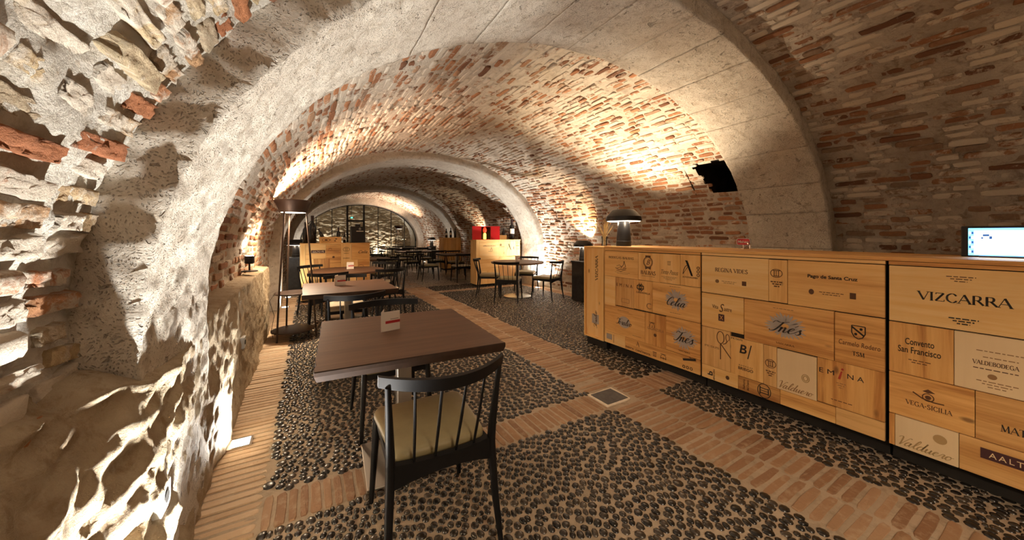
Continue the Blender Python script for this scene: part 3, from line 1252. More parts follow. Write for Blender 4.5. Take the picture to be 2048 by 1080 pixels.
def face_matrix(facing, p, rot=0.0):
    if facing == '-x':
        M = Matrix(((0, 0, -1), (-1, 0, 0), (0, 1, 0)))
    else:
        M = Matrix(((1, 0, 0), (0, 0, -1), (0, 1, 0)))
    M = M @ Matrix.Rotation(rot, 3, 'Z')
    M4 = M.to_4x4()
    M4.translation = Vector(p)
    return M4


def put_print(me, name, facing, p, parent, mat, rot=0.0):
    me = solid_print(me)
    o = bpy.data.objects.new(name, me)
    COL.objects.link(o)
    me.materials.clear()
    me.materials.append(MAT[mat])
    o.parent = parent
    o.matrix_local = face_matrix(facing, p, rot)
    return o


def poly_mesh(polys):
    me = bpy.data.meshes.new('emblem')
    v, f = [], []
    for pl in polys:
        b = len(v)
        v += [(x, y, 0) for x, y in pl]
        f.append(tuple(range(b, b + len(pl))))
    me.from_pydata(v, [], f)
    me.update()
    return me


def stroke(pts, w):
    """thick line as polygons"""
    out = []
    for (x0, y0), (x1, y1) in zip(pts[:-1], pts[1:]):
        dx, dy = x1 - x0, y1 - y0
        l = math.hypot(dx, dy) or 1e-6
        nx, ny = -dy / l * w / 2, dx / l * w / 2
        out.append([(x0 + nx, y0 + ny), (x0 - nx, y0 - ny), (x1 - nx, y1 - ny), (x1 + nx, y1 + ny)])
    return out


def ring(cx, cy, rx, ry, w, n=20, a0=0, a1=2 * PI):
    pts = [(cx + rx * math.cos(a0 + (a1 - a0) * i / n), cy + ry * math.sin(a0 + (a1 - a0) * i / n)) for i in range(n + 1)]
    return stroke(pts, w)


def disc(cx, cy, rx, ry, n=20):
    return [[(cx + rx * math.cos(2 * PI * i / n), cy + ry * math.sin(2 * PI * i / n)) for i in range(n)]]


def rect(x0, x1, y0, y1):
    return [[(x0, y0), (x1, y0), (x1, y1), (x0, y1)]]


def burst(rx, ry, n=26, seed=0):
    rd = random.Random(seed)
    out = []
    for i in range(n):
        a = 2 * PI * i / n + rd.uniform(-.05, .05)
        r0, r1 = 0.18, rd.uniform(0.82, 1.05)
        w = 0.075
        c, s_ = math.cos(a), math.sin(a)
        pl = []
        for r, ww in ((r0, .3), (0.55, 1.0), (0.85 * r1, 0.8), (r1, 0.1)):
            pl.append((r, ww * w))
        poly = [(r * c - w_ * s_, r * s_ + w_ * c) for r, w_ in pl] + [(r * c + w_ * s_, r * s_ - w_ * c) for r, w_ in reversed(pl)]
        out.append([(x * rx, y * ry) for x, y in poly])
    return out



# ------------------------------------------------------------------ drawn lettering: a joined script and serif capitals
SCRIPT = {
    'e': ([[(0, .35), (.35, .55), (.55, .85), (.4, 1.0), (.15, .75), (.12, .3), (.35, .02), (.7, .25), (.85, .45)]], .8),
    'l': ([[(0, .35), (.4, 1.0), (.62, 1.8), (.5, 2.1), (.3, 1.6), (.2, .5), (.35, .02), (.6, .2), (.7, .4)]], .6),
    'i': ([[(0, .4), (.25, .95), (.18, .3), (.35, .02), (.6, .25), (.7, .4)], [(.3, 1.4), (.34, 1.55)]], .6),
    'a': ([[(.7, .85), (.4, 1.0), (.1, .55), (.12, .12), (.35, .02), (.6, .45), (.72, .95)], [(.72, .95), (.62, .25), (.8, .02), (1.05, .3)]], 1.0),
    'n': ([[(0, .7), (.15, .95), (.15, .4), (.1, 0)], [(.1, .3), (.35, .85), (.55, .95), (.58, .5), (.6, .1), (.78, .05), (.95, .35)]], .95),
    's': ([[(0, .3), (.35, 1.0), (.4, .7), (.55, .3), (.35, .02), (.1, .12)]], .65),
    'o': ([[(.5, .95), (.2, .85), (.08, .4), (.3, .02), (.6, .3), (.62, .75), (.45, .95), (.6, .8), (.9, .85)]], .85),
    'r': ([[(0, .4), (.2, .95), (.3, 1.02), (.5, .9), (.45, .4), (.55, .05), (.8, .3)]], .7),
    'u': ([[(0, .6), (.15, .95), (.12, .3), (.3, .02), (.55, .4), (.68, .95)], [(.68, .95), (.65, .2), (.8, .03), (1.0, .3)]], .95),
    'd': ([[(.65, .85), (.4, 1.0), (.1, .55), (.12, .12), (.35, .02), (.65, .6), (.85, 2.0)], [(.85, 2.0), (.68, .4), (.8, .03), (1.05, .3)]], 1.0),
    'v': ([[(0, .6), (.15, .95), (.2, .4), (.3, .02), (.6, .5), (.65, .95), (.9, .85)]], .8),
    'C': ([[(1.0, 1.7), (.9, 2.05), (.6, 2.0), (.2, 1.3), (.15, .5), (.5, .02), (.95, .3)]], .95),
    'I': ([[(-.3, 1.5), (-.1, 1.95), (.5, 1.75), (1.3, 2.05)], [(.75, 1.85), (.55, .8), (.3, .15), (-.1, 0), (-.25, .25)]], .75),
    'V': ([[(-.3, 1.7), (-.1, 2.05), (.2, 1.9), (.35, .6), (.4, 0), (.8, 1.2), (1.1, 2.0), (1.35, 1.9)]], .9),
    'T': ([[(-.3, 1.4), (-.1, 1.95), (.6, 1.75), (1.5, 2.1)], [(.8, 1.85), (.6, .8), (.35, .1), (-.05, .05), (-.15, .3)]], .75),
}
SCRIPT['é'] = (SCRIPT['e'][0] + [[(.45, 1.3), (.7, 1.65)]], .8)


def spline(pts, n=5):
    P = [Vector((*p, 0)) for p in pts]
    P = [P[0] * 2 - P[1]] + P + [P[-1] * 2 - P[-2]]
    out = []
    for i in range(1, len(P) - 2):
        for k in range(n):
            t = k / n
            q = 0.5 * ((2 * P[i]) + (-P[i - 1] + P[i + 1]) * t + (2 * P[i - 1] - 5 * P[i] + 4 * P[i + 1] - P[i + 2]) * t * t
                       + (-P[i - 1] + 3 * P[i] - 3 * P[i + 1] + P[i + 2]) * t ** 3)
            out.append((q.x, q.y))
    out.append((P[-2].x, P[-2].y))
    return out


def ribbon(pts, wf):
    """variable-width line as quads; wf(dx, dy) gives the width"""
    out = []
    n = len(pts)
    Lp, Rp = [], []
    for i in range(n):
        x0, y0 = pts[max(i - 1, 0)]
        x1, y1 = pts[min(i + 1, n - 1)]
        dx, dy = x1 - x0, y1 - y0
        l = math.hypot(dx, dy) or 1e-6
        w = wf(dx / l, dy / l) / 2
        Lp.append((pts[i][0] - dy / l * w, pts[i][1] + dx / l * w))
        Rp.append((pts[i][0] + dy / l * w, pts[i][1] - dx / l * w))
    for i in range(n - 1):
        out.append([Rp[i], Rp[i + 1], Lp[i + 1], Lp[i]])
    return out


def fit(polys, w, h):
    xs = [x for p in polys for x, _ in p]
    ys = [y for p in polys for _, y in p]
    cx, cy, sx, sy = (min(xs) + max(xs)) / 2, (min(ys) + max(ys)) / 2, w / (max(xs) - min(xs)), h / (max(ys) - min(ys))
    return [[((x - cx) * sx, (y - cy) * sy) for x, y in p] for p in polys]


def script(txt, w, h, bold=0.2):
    x, out = 0, []
    for ch in txt:
        strokes, adv = SCRIPT[ch]
        for st in strokes:
            pts = [(a + x + .38 * b, b) for a, b in spline(st, 4)]
            out += ribbon(pts, lambda dx, dy: bold * (.30 + .75 * max(0, -dy) + .1 * max(0, dy)))
        x += adv
    return fit(out, w, h)


TK, TN = .17, .06
CAPS = {
    'A': ([[(0, 0), (.4, 1)], [(.4, 1), (.8, 0)], [(.18, .35), (.62, .35)]], 'tTt', [(0, 0), (.8, 0)], .84),
    'B': ([[(.12, 0), (.12, 1)], [(.12, .98), (.5, .95), (.55, .75), (.45, .56), (.12, .53)], [(.12, .53), (.55, .5), (.65, .25), (.5, .04), (.12, .02)]], 'Tmm', [], .74),
    'C': ([[(.75, .78), (.6, .97), (.4, 1), (.15, .8), (.08, .5), (.15, .2), (.4, 0), (.6, .03), (.77, .22)]], 'm', [], .84),
    'D': ([[(.12, 0), (.12, 1)], [(.1, .98), (.5, .93), (.72, .7), (.72, .3), (.5, .06), (.1, .02)]], 'Tm', [], .86),
    'E': ([[(.12, 0), (.12, 1)], [(.05, .97), (.6, .97), (.6, .8)], [(.12, .52), (.5, .52)], [(.05, .03), (.62, .03), (.64, .22)]], 'Tttt', [], .72),
    'G': ([[(.75, .78), (.6, .97), (.4, 1), (.15, .8), (.08, .5), (.15, .2), (.4, 0), (.75, .06)], [(.75, .03), (.75, .42)], [(.55, .42), (.88, .42)]], 'mTt', [], .92),
    'I': ([[(.15, 0), (.15, 1)]], 'T', [(.15, 0), (.15, 1)], .34),
    'L': ([[(.15, 0), (.15, 1)], [(.05, .03), (.6, .03), (.62, .25)]], 'Tt', [(.15, 1)], .68),
    'M': ([[(.08, 0), (.12, 1)], [(.12, 1), (.45, .05)], [(.45, .05), (.8, 1)], [(.8, 1), (.86, 0)]], 'tTtT', [(.08, 0), (.86, 0)], 1.0),
    'N': ([[(.1, 0), (.1, 1)], [(.1, 1), (.7, 0)], [(.7, 0), (.7, 1)]], 'tTt', [(.1, 0), (.7, 1)], .84),
    'O': ([[(.42, 1), (.14, .82), (.06, .5), (.14, .18), (.42, 0), (.70, .18), (.78, .5), (.70, .82), (.42, 1)]], 'm', [], .88),
    'P': ([[(.14, 0), (.14, 1)], [(.12, .98), (.5, .95), (.58, .72), (.48, .48), (.12, .45)]], 'Tm', [(.14, 0)], .68),
    'R': ([[(.14, 0), (.14, 1)], [(.12, .98), (.5, .95), (.58, .74), (.48, .52), (.12, .50)], [(.4, .5), (.78, 0)]], 'TmT', [(.14, 0)], .80),
    'S': ([[(.55, .82), (.4, 1), (.18, .92), (.12, .72), (.3, .55), (.5, .42), (.6, .22), (.42, .01), (.2, .03), (.08, .2)]], 'm', [], .70),
    'T': ([[(.38, 0), (.38, 1)], [(.02, .8), (.02, .97), (.74, .97), (.74, .8)]], 'Tt', [(.38, 0)], .78),
    'U': ([[(.12, 1), (.12, .3), (.25, .05), (.45, .02), (.62, .15), (.68, .35), (.68, 1)]], 'm', [(.12, 1), (.68, 1)], .80),
    'V': ([[(0, 1), (.4, 0)], [(.4, 0), (.76, 1)]], 'Tt', [(0, 1), (.76, 1)], .80),
    'Z': ([[(.08, .8), (.08, .97), (.65, .97)], [(.65, .97), (.05, .03)], [(.05, .03), (.68, .03), (.68, .22)]], 'tTt', [], .74),
    '-': ([[(.05, .42), (.35, .42)]], 'T', [], .42),
    ' ': ([], '', [], .42),
}


def serif(txt, w, h, spacing=.06, outline=1.0):
    x, out = 0, []
    for ch in txt:
        strokes, kinds, feet, adv = CAPS[ch]
        for st, kd_ in zip(strokes, kinds):
            pts = [(a + x, b) for a, b in st]
            if kd_ == 'm' and len(pts) > 2:
                pts = spline(pts, 3)
                out += ribbon(pts, lambda dx, dy: (TN + (TK - TN) * abs(dy)) * outline)
            else:
                wd = (TK if kd_ == 'T' else TN) * outline
                for a, b in zip(pts[:-1], pts[1:]):
                    out += ribbon([a, b], lambda dx, dy: wd)
        for fx, fy in feet:
            out += [[(x + fx - .14, fy - .025), (x + fx + .14, fy - .025), (x + fx + .14, fy + .025), (x + fx - .14, fy + .025)]]
        x += adv + spacing
    return fit(out, w, h)


# ------------------------------------------------------------------ long counter of wine-crate panels
CF, CYF, CZ0, CZ1 = 2.95, 2.83, 0.10, 1.20       # front plane x, far end y of unit 1, underside, top
PT = 0.016                                        # panel thickness


class Unit:
    """one counter unit: s = metres from the far end along the counter front"""

    def __init__(self, s0, s1, label):
        self.s0, self.s1 = s0, s1
        self.y = CYF - (s0 + s1) / 2
        self.root = empty('counter_unit', (CF, self.y, 0), 0, label, 'counter', 'wine-crate counter units')
        h = (s1 - s0) / 2
        b = MB().box(PT + 0.001, 0.56, -h + 0.004, h - 0.004, CZ0, CZ1 - 0.03)
        b.build('carcass', 'gap', self.root)
        MB().box(0.09, 0.50, -h + 0.004, h - 0.004, 0.0, CZ0).build('plinth', 'gap', self.root)
        MB().box(0.0, PT, -h + 0.004, h - 0.004, 1.154, CZ1 - 0.026, 0.002).build('top_rail', 'pine_h', self.root)
        self.panels = []

    def panel(self, s0, s1, z0, z1, mat='pine_h', label=None):
        s0, s1 = max(s0, self.s0 + 0.005), min(s1, self.s1 - 0.005)
        y = CYF - (s0 + s1) / 2 - self.y
        z = (z0 + z1) / 2
        h, k = (s1 - s0) / 2 - 0.0012, (z1 - z0) / 2 - 0.0012
        t = random.uniform(0, 0.002)
        b = MB().box(-t, PT, -h, h, -k, k, 0.0012)
        o = b.build('crate_panel', mat, self.root, (0, y, z))
        if label:
            o['label'] = label
        o['s'] = (s0 + s1) / 2
        o['zc'] = z
        o['t'] = t
        self.cur = o
        return o

    def text(self, txt, s, z, w, h, mat='ink', shear=0.0, bold=0.0, spacing=1.0, rot=0.0, lift=0.0):
        o = self.cur
        me = text_mesh(txt, w, h, shear, bold, spacing)
        return put_print(me, 'lettering', '-x', (-o['t'] - 0.0002 - lift, -(s - o['s']), z - o['zc']), o, mat, rot)

    def art(self, polys, s, z, mat='ink', name='emblem', lift=0.0, rot=0.0):
        o = self.cur
        return put_print(poly_mesh(polys), name, '-x', (-o['t'] - 0.0002 - lift, -(s - o['s']), z - o['zc']), o, mat, rot)

    def script(self, txt, s, z, w, h, mat='ink_black', bold=.2, lift=0.0):
        return self.art(script(txt, w, h, bold), s, z, mat, 'lettering', lift)

    def serif(self, txt, s, z, w, h, mat='ink', spacing=.06, outline=1.0):
        return self.art(serif(txt, w, h, spacing, outline), s, z, mat, 'lettering')

    def lines(self, s, z, w, n, mat='ink_faint', gap=0.013, th=0.004):
        pl = []
        for i in range(n):
            ww = w * (1 - 0.28 * i)
            x = -ww / 2
            rd = random.Random(i + int(w * 1000))
            while x < ww / 2:
                l = rd.uniform(0.008, 0.022)
                pl += rect(x, min(x + l, ww / 2), -i * gap - th / 2, -i * gap + th / 2)
                x += l + 0.005
        return self.art(pl, s, z, mat, 'fine_print')


def lambda_logo(w, h):
    return (stroke([(-.25 * w, .5 * h), (.05 * w, .32 * h), (.5 * w, -.5 * h)], .085 * w)
            + [[(-.25 * w, .5 * h), (-.02 * w, .5 * h), (.56 * w, -.5 * h), (.36 * w, -.5 * h)]]
            + stroke([(.02 * w, .22 * h), (-.25 * w, .1 * h), (-.42 * w, -.14 * h), (-.5 * w, -.42 * h)], .06 * w)
            + stroke([(-.5 * w, -.42 * h), (-.2 * w, -.12 * h), (.06 * w, .12 * h)], .035 * w))


def knot_logo(r):
    return (ring(-r * .3, 0, r * .55, r * .62, r * .16) + ring(r * .3, 0, r * .55, r * .62, r * .16)
            + stroke([(-r, .25 * r), (r, .25 * r)], r * .14) + stroke([(-r, -.25 * r), (r, -.25 * r)], r * .14)
            + stroke([(-.25 * r, r), (-.25 * r, -r)], r * .14) + stroke([(.25 * r, r), (.25 * r, -r)], r * .14))


def arcade_logo(r):
    return (ring(0, -.1 * r, .9 * r, .9 * r, .12 * r, 16, 0, PI) + stroke([(-.9 * r, -.1 * r), (-.9 * r, -.7 * r)], .16 * r)
            + stroke([(0, -.1 * r), (0, -.8 * r)], .14 * r) + stroke([(.9 * r, -.1 * r), (.9 * r, -.7 * r)], .16 * r)
            + stroke([(-r, .9 * r), (r, .9 * r)], .14 * r))


def gate_logo(r):
    return (stroke([(-r, .9 * r), (r, .9 * r)], .22 * r) + stroke([(-.8 * r, -.9 * r), (.8 * r, -.9 * r)], .22 * r)
            + stroke([(-.6 * r, .9 * r), (-.6 * r, -.9 * r)], .2 * r) + stroke([(.6 * r, .9 * r), (.6 * r, -.9 * r)], .2 * r)
            + stroke([(0, .9 * r), (0, -.9 * r)], .14 * r))


# --- unit 1
u = Unit(0.0, 1.115, 'counter unit of printed crate panels under the mushroom lamp, farthest of the long counter')
u.panel(0.0, 0.466, 0.864, 1.150)
u.serif('BODEGAS BALBAS', 0.24, 1.078, 0.34, 0.026, 'ink')
u.art(stroke([(-.075, -.02), (-.03, -.035), (.03, -.03), (.075, -.015)], .006) + stroke([(0, -.02), (.035, .02), (.045, .06)], .006)
      + stroke([(.045, .06), (.065, .0), (.03, -.02)], .005) + stroke([(-.06, .0), (-.02, .015), (.01, .0), (-.05, -.02)], .004)
      + stroke([(-.06, -.045), (.0, -.055), (.07, -.03)], .005), 0.24, 0.985, 'ink')
u.lines(0.26, 0.92, 0.20, 2)
u.panel(0.466, 0.717, 0.866, 1.148, 'pine_v')
u.art(ring(0, 0, .052, .052, .007) + ring(0, 0, .043, .043, .003) + rect(-.03, .03, .048, .066)
      + [[(-.035, -.045), (0, -.056), (.035, -.045), (.03, -.075), (0, -.062), (-.03, -.075)]], 0.583, 1.055, 'ink')
u.text('B', 0.587, 1.055, 0.045, 0.052, 'ink', 0.4, 0.0)
u.serif('BALBAS', 0.585, 0.948, 0.17, 0.040, 'ink')
u.lines(0.585, 0.912, 0.15, 1)
u.panel(0.717, 0.926, 0.868, 1.148, 'pine_v')
u.text('Tinto Pesus', 0.82, 0.975, 0.175, 0.042, 'ink_faint', 0.45, -0.005)
u.lines(0.815, 0.93, 0.16, 3)
u.art(gate_logo(.018), 0.815, 1.06, 'ink_faint')
u.panel(0.926, 1.115, 0.868, 1.150, 'pine_v')
u.art(lambda_logo(.088, .135), 0.997, 1.03, 'ink_black')
u.text('ALTOS RAIGAMBRE', 1.02, 0.948, 0.14, 0.014, 'ink')
u.art(ring(0, 0.032, .011, .011, .005, 12) + ring(0, 0, .011, .011, .005, 12) + ring(0, -.032, .011, .011, .005, 12), 1.093, 1.005, 'ink_black')
u.panel(0.0, 0.165, 0.535, 0.864, 'pine_h')
u.panel(0.165, 0.411, 0.553, 0.864, 'pine_dark_v')
u.text('EM/NA', 0.288, 0.783, 0.215, 0.034, 'ink', 0, 0.0, 1.7)
u.art(stroke([(-.05, -.02), (.05, -.02), (.05, .02), (-.05, .02), (-.05, -.02)], .003), 0.30, 0.62, 'ink_faint')
u.panel(0.411, 0.635, 0.558, 0.864, 'pine_v')
u.art(knot_logo(.045), 0.492, 0.79, 'ink_black')
u.text('CARRASVILLA', 0.525, 0.737, 0.165, 0.018, 'ink', 0, 0.01)
u.text('C', 0.593, 0.615, 0.055, 0.06, 'ink_faint')
u.panel(0.635, 1.115, 0.558, 0.866, 'pine_h')
u.art(burst(.125, .10, 26, 1), 0.885, 0.725, 'ink_blue', 'flower_print')
u.script('Celia', 0.885, 0.708, 0.185, 0.085, 'ink_black', .2, 0.0013)
u.lines(0.88, 0.60, 0.11, 1)
u.lines(0.875, 0.845, 0.11, 1)
u.panel(0.0, 0.547, 0.235, 0.545, 'pine_h')
u.art(disc(0, 0, .078, .062), 0.285, 0.385, 'ink_blue', 'round_print')
u.script('Toralvo', 0.285, 0.388, 0.215, 0.075, 'ink_black', .2, 0.0013)
u.lines(0.27, 0.505, 0.15, 1)
u.lines(0.45, 0.275, 0.11, 1)
u.panel(0.547, 0.781, 0.235, 0.548, 'pine_v')
u.art(arcade_logo(.030), 0.632, 0.432, 'ink_black')
u.text('GAGANZUELA', 0.668, 0.398, 0.18, 0.026, 'ink_faint')
u.art(disc(0, 0, .016, .016), 0.665, 0.342, 'ink')
u.panel(0.781, 1.115, 0.238, 0.555, 'pine_h')
u.art(burst(.125, .10, 26, 2), 0.96, 0.39, 'ink_blue', 'flower_print')
u.script('Inés', 0.958, 0.400, 0.19, 0.10, 'ink_black', .2, 0.0013)
u.serif('VIZCARRA', 0.965, 0.268, 0.11, 0.013, 'ink')
u.panel(0.0, 0.298, 0.105, 0.235, 'pine_h')
u.art(rect(-.04, .04, -.03, .03), 0.075, 0.18, 'grey_print')
u.art(rect(-.003, .003, -.045, .045), 0.14, 0.17, 'ink_faint')
u.panel(0.298, 1.115, 0.105, 0.236, 'pine_h')
u.art(lambda_logo(.035, .05), 0.463, 0.198, 'ink')
u.text('IDENTA · CANÓNIGOL', 0.46, 0.135, 0.31, 0.024, 'ink', 0, 0.01)
u.art(gate_logo(.022), 0.66, 0.155, 'ink')
u.art(arcade_logo(.03) + stroke([(-.03, -.012), (.03, -.012)], .006), 0.755, 0.155, 'ink')
u.art(stroke([(-.06, -.008), (.06, .022)], .020) + stroke([(.0, .03), (.035, .012), (.05, .03)], .005), 1.013, 0.205, 'ink_black')
u.art(ring(-.035, 0, .011, .011, .005, 12) + ring(0, 0, .011, .011, .005, 12) + ring(.035, 0, .011, .011, .005, 12), 0.996, 0.135, 'ink_black')

# --- unit 2
u = Unit(1.119, 2.216, 'counter unit of printed crate panels below the red beer tap sign')
u.panel(1.119, 1.621, 0.836, 1.150, 'pine_h')
u.serif('REGINA VIDES', 1.36, 1.039, 0.245, 0.034, 'ink')
u.art(disc(0, 0, .015, .015), 1.254, 0.943, 'ink_faint')
u.lines(1.345, 0.948, 0.11, 2)
u.art(rect(-.015, .015, -.017, .017), 1.457, 0.946, 'ink')
u.panel(1.621, 1.735, 0.838, 1.147, 'pine_v')
u.art(gate_logo(.022) + ring(0, 0, .036, .030, .004), 1.669, 1.048, 'ink')
u.lines(1.671, 0.985, 0.075, 3, 'ink', 0.016, 0.008)
u.panel(1.737, 2.216, 0.835, 1.150, 'pine_h')
u.text('Pago de Santa Cruz', 1.972, 1.046, 0.245, 0.030, 'ink_black', 0, 0.022)
u.art(disc(0, 0, .014, .018), 1.869, 0.943, 'ink')
u.lines(1.97, 0.948, 0.12, 2, 'ink')
u.art(rect(-.014, .014, -.019, .019), 2.073, 0.944, 'ink')
u.panel(1.119, 1.455, 0.545, 0.832, 'pine_h')
u.text('Vita', 1.238, 0.728, 0.048, 0.030, 'ink')
u.text('S', 1.29, 0.725, 0.036, 0.068, 'ink', 0.3)
u.text('astre', 1.337, 0.718, 0.058, 0.026, 'ink')
u.art(rect(-.023, .023, -.028, .028), 1.287, 0.645, 'ink_purple')
u.text('X', 1.287, 0.645, 0.03, 0.035, 'pine_h', 0, 0.02, lift=0.0013)
u.panel(1.457, 1.985, 0.512, 0.832, 'pine_h')
u.art(burst(.125, .095, 28, 3), 1.722, 0.675, 'ink_blue', 'flower_print')
u.script('Inés', 1.722, 0.668, 0.195, 0.085, 'ink_black', .2, 0.0013)
u.serif('VIZCARRA', 1.722, 0.545, 0.11, 0.013, 'ink')
u.lines(1.71, 0.795, 0.12, 1)
u.panel(1.987, 2.216, 0.512, 0.830, 'pine_h')
u.art(stroke([(-.03, .04), (.03, .04), (.03, -.005), (.018, -.03), (0, -.04), (-.018, -.03), (-.03, -.005), (-.03, .04)], .005)
      + stroke([(-.03, .032), (.026, -.018)], .009) + disc(.012, .022, .007, .008) + disc(-.012, -.012, .007, .008), 2.098, 0.722, 'ink_black')
u.text('Carmelo Rodero', 2.10, 0.646, 0.185, 0.030, 'ink', 0.1, 0.0, 1.05)
u.serif('TSM', 2.098, 0.588, 0.055, 0.028, 'ink_black')
u.panel(1.119, 1.356, 0.218, 0.543, 'pine_dark_v')
u.art(ring(-.02, .05, .028, .05, .006) + ring(.035, .06, .014, .028, .005, 14, -1.0, 4.5) + stroke([(.0, .0), (.02, .01), (.035, .035)], .006)
      + stroke([(-.02, .0), (.06, -.1)], .007) + stroke([(-.02, .0), (-.02, -.13)], .007), 1.30, 0.43, 'ink')
u.serif('PESUS', 1.21, 0.385, 0.12, 0.016, 'ink_faint')
u.panel(1.356, 1.588, 0.215, 0.512, 'pine_v', None)
u.serif('PESUS', 1.404, 0.500, 0.085, 0.014, 'ink_black')
u.text('B', 1.450, 0.432, 0.05, 0.068, 'ink_black', 0.15, 0.015)
u.art(stroke([(-.014, -.06), (.010, .05)], .007), 1.497, 0.425, 'ink_black')
u.text('BODEGAS', 1.468, 0.302, 0.095, 0.008, 'ink', 0, 0, 1.6)
u.text('BRIEGO', 1.468, 0.278, 0.105, 0.022, 'ink', 0, 0.012)
u.panel(1.588, 1.672, 0.212, 0.510, 'pine_dark_v')
u.art(gate_logo(.020) + ring(0, 0, .033, .03, .004), 1.633, 0.378, 'ink')
u.lines(1.633, 0.32, 0.06, 3, 'ink', 0.015, 0.007)
u.panel(1.673, 1.898, 0.212, 0.505, 'pale', 'pale board with grey script')
u.script('Valduero', 1.785, 0.255, 0.195, 0.055, 'ink_faint', .2)
u.art(ring(0, 0, .020, .026, .004) + ring(0, 0, .012, .016, .005), 1.838, 0.343, 'ink_gold')
u.panel(1.900, 2.216, 0.218, 0.512, 'pine_v')
u.text('E M', 1.948, 0.432, 0.075, 0.030, 'ink_black')
u.art([[(-.012, -.03), (0, -.03), (.010, .022), (.002, .022)]] + disc(.010, .036, .006, .007), 2.015, 0.432, 'ink_red')
u.text('N A', 2.085, 0.434, 0.075, 0.030, 'ink_black')
u.lines(2.018, 0.375, 0.045, 3, 'ink_faint', 0.014)
u.lines(2.02, 0.26, 0.10, 1, 'ink')
u.panel(1.119, 1.413, 0.105, 0.218, 'pine_h')
u.text('b', 1.196, 0.157, 0.034, 0.042, 'ink_black', 0, 0.02, 1, PI / 2)
u.text('BRIDÓN', 1.226, 0.155, 0.085, 0.016, 'ink', 0, 0.01, 1, PI / 2)
u.art(disc(0, 0, .014, .016), 1.334, 0.166, 'ink')
u.panel(1.413, 1.692, 0.105, 0.212, 'pine_dark_h')
u.text('Señorío', 1.455, 0.16, 0.08, 0.016, 'ink', 0, 0.01, 1, PI / 2)
u.text('del Duero', 1.482, 0.16, 0.08, 0.016, 'ink', 0, 0.01, 1, PI / 2)
u.art(gate_logo(.030) + ring(0, 0, .052, .042, .005), 1.592, 0.16, 'ink_black', rot=PI / 2)
u.panel(1.692, 1.993, 0.105, 0.212, 'pine_h')
u.panel(1.993, 2.216, 0.105, 0.216, 'pine_dark_h')

# --- unit 3
u = Unit(2.221, 3.320, 'counter unit of printed crate panels below the glowing screen')
u.panel(2.221, 3.32, 0.828, 1.150, 'pine_h')
u.serif('VIZCARRA', 2.485, 0.992, 0.305, 0.050, 'ink_black')
u.lines(2.482, 1.107, 0.095, 3, 'ink', 0.012, 0.004)
u.lines(2.49, 0.888, 0.095, 3, 'ink_black', 0.013, 0.006)
u.panel(2.221, 2.46, 0.534, 0.824, 'pine_v')
u.text('Convento', 2.342, 0.724, 0.105, 0.036, 'ink_black', 0, 0.006)
u.text('San Francisco', 2.34, 0.676, 0.155, 0.036, 'ink_black', 0, 0.006)
u.lines(2.342, 0.622, 0.08, 2, 'ink')
u.panel(2.46, 2.84, 0.534, 0.824, 'pale', 'pale board with grey capitals')
u.serif('VALDEBODEGA', 2.585, 0.682, 0.135, 0.022, 'ink')
u.lines(2.585, 0.652, 0.13, 1, 'ink')
u.lines(2.60, 0.742, 0.14, 2, 'ink_faint', 0.03, 0.004)
u.art(disc(0, 0, .014, .013), 2.577, 0.618, 'ink_faint')
u.lines(2.59, 0.59, 0.12, 3, 'ink_faint')
u.panel(2.84, 3.32, 0.534, 0.824, 'pine_h')
u.panel(2.221, 2.526, 0.290, 0.532, 'pine_h')
u.serif('VEGA-SICILIA', 2.373, 0.380, 0.165, 0.026, 'ink')
u.art(ring(0, 0, .020, .020, .004) + disc(0, 0, .011, .011) + stroke([(-.055, .012), (-.02, -.012), (.02, -.02), (.055, -.018)], .006)
      + [[(-.02, .03), (0, .045), (.025, .03), (0, .024)]], 2.373, 0.432, 'ink')
u.panel(2.526, 2.92, 0.290, 0.532, 'pine_dark_h')
u.serif('MATARROMERA', 2.73, 0.378, 0.26, 0.036, 'ink_black')
u.panel(2.92, 3.32, 0.105, 0.532, 'pine_h')
u.panel(2.221, 2.25, 0.105, 0.288, 'pine_v')
u.panel(2.25, 2.476, 0.105, 0.288, 'pale', 'pale board with gold script')
u.script('Valduero', 2.363, 0.150, 0.195, 0.055, 'ink_gold', .2)
u.art(disc(0, 0, .024, .024), 2.414, 0.222, 'ink_gold')
u.panel(2.476, 2.92, 0.105, 0.288, 'pine_dark_h')
u.art(rect(-.09, .09, -.026, .026), 2.632, 0.226, 'ink_purple')
u.text('AALTO', 2.632, 0.226, 0.13, 0.026, 'pale', 0, 0.0, 1.3, lift=0.0013)

# --- narrow upright crate closing the far end of the counter
cr = empty('wine_crate', (CF, 3.0, 0), 0, 'upright narrow wooden crate closing the far end of the long counter', 'crate')
h = 0.160
fr = MB()
fr.box(-0.005, 0.35, -h, -h + 0.016, 0.10, 1.19, 0.002).box(-0.005, 0.35, h - 0.016, h, 0.10, 1.19, 0.002)
fr.box(-0.005, 0.35, -h + 0.016, h - 0.016, 1.174, 1.19, 0.002).box(-0.005, 0.35, -h + 0.016, h - 0.016, 0.10, 0.116, 0.002)
fr.build('frame', 'pine_v', cr)
MB().box(0.05, 0.30, -h, h, 0.0, 0.10).build('plinth', 'gap', cr)
pn = MB().box(0, 0.012, -h + 0.017, h - 0.017, -0.527, 0.527).build('back_board', 'pine_v', cr, (0.018, 0, 0.645))
put_print(poly_mesh(serif('VIZCARRA', 0.30, 0.045)), 'lettering', '-x', (-0.0002, -0.03 + 0.0, 0.29), pn, 'ink_black', PI / 2)
put_print(poly_mesh(rect(-.055, .055, -.055, .055)), 'square_print', '-x', (-0.0002, -0.01, -0.32), pn, 'ink_blue')
put_print(poly_mesh(script('Toralvo', 0.21, 0.06)), 'lettering', '-x', (-0.0016, -0.01, -0.32), pn, 'ink', PI / 2)

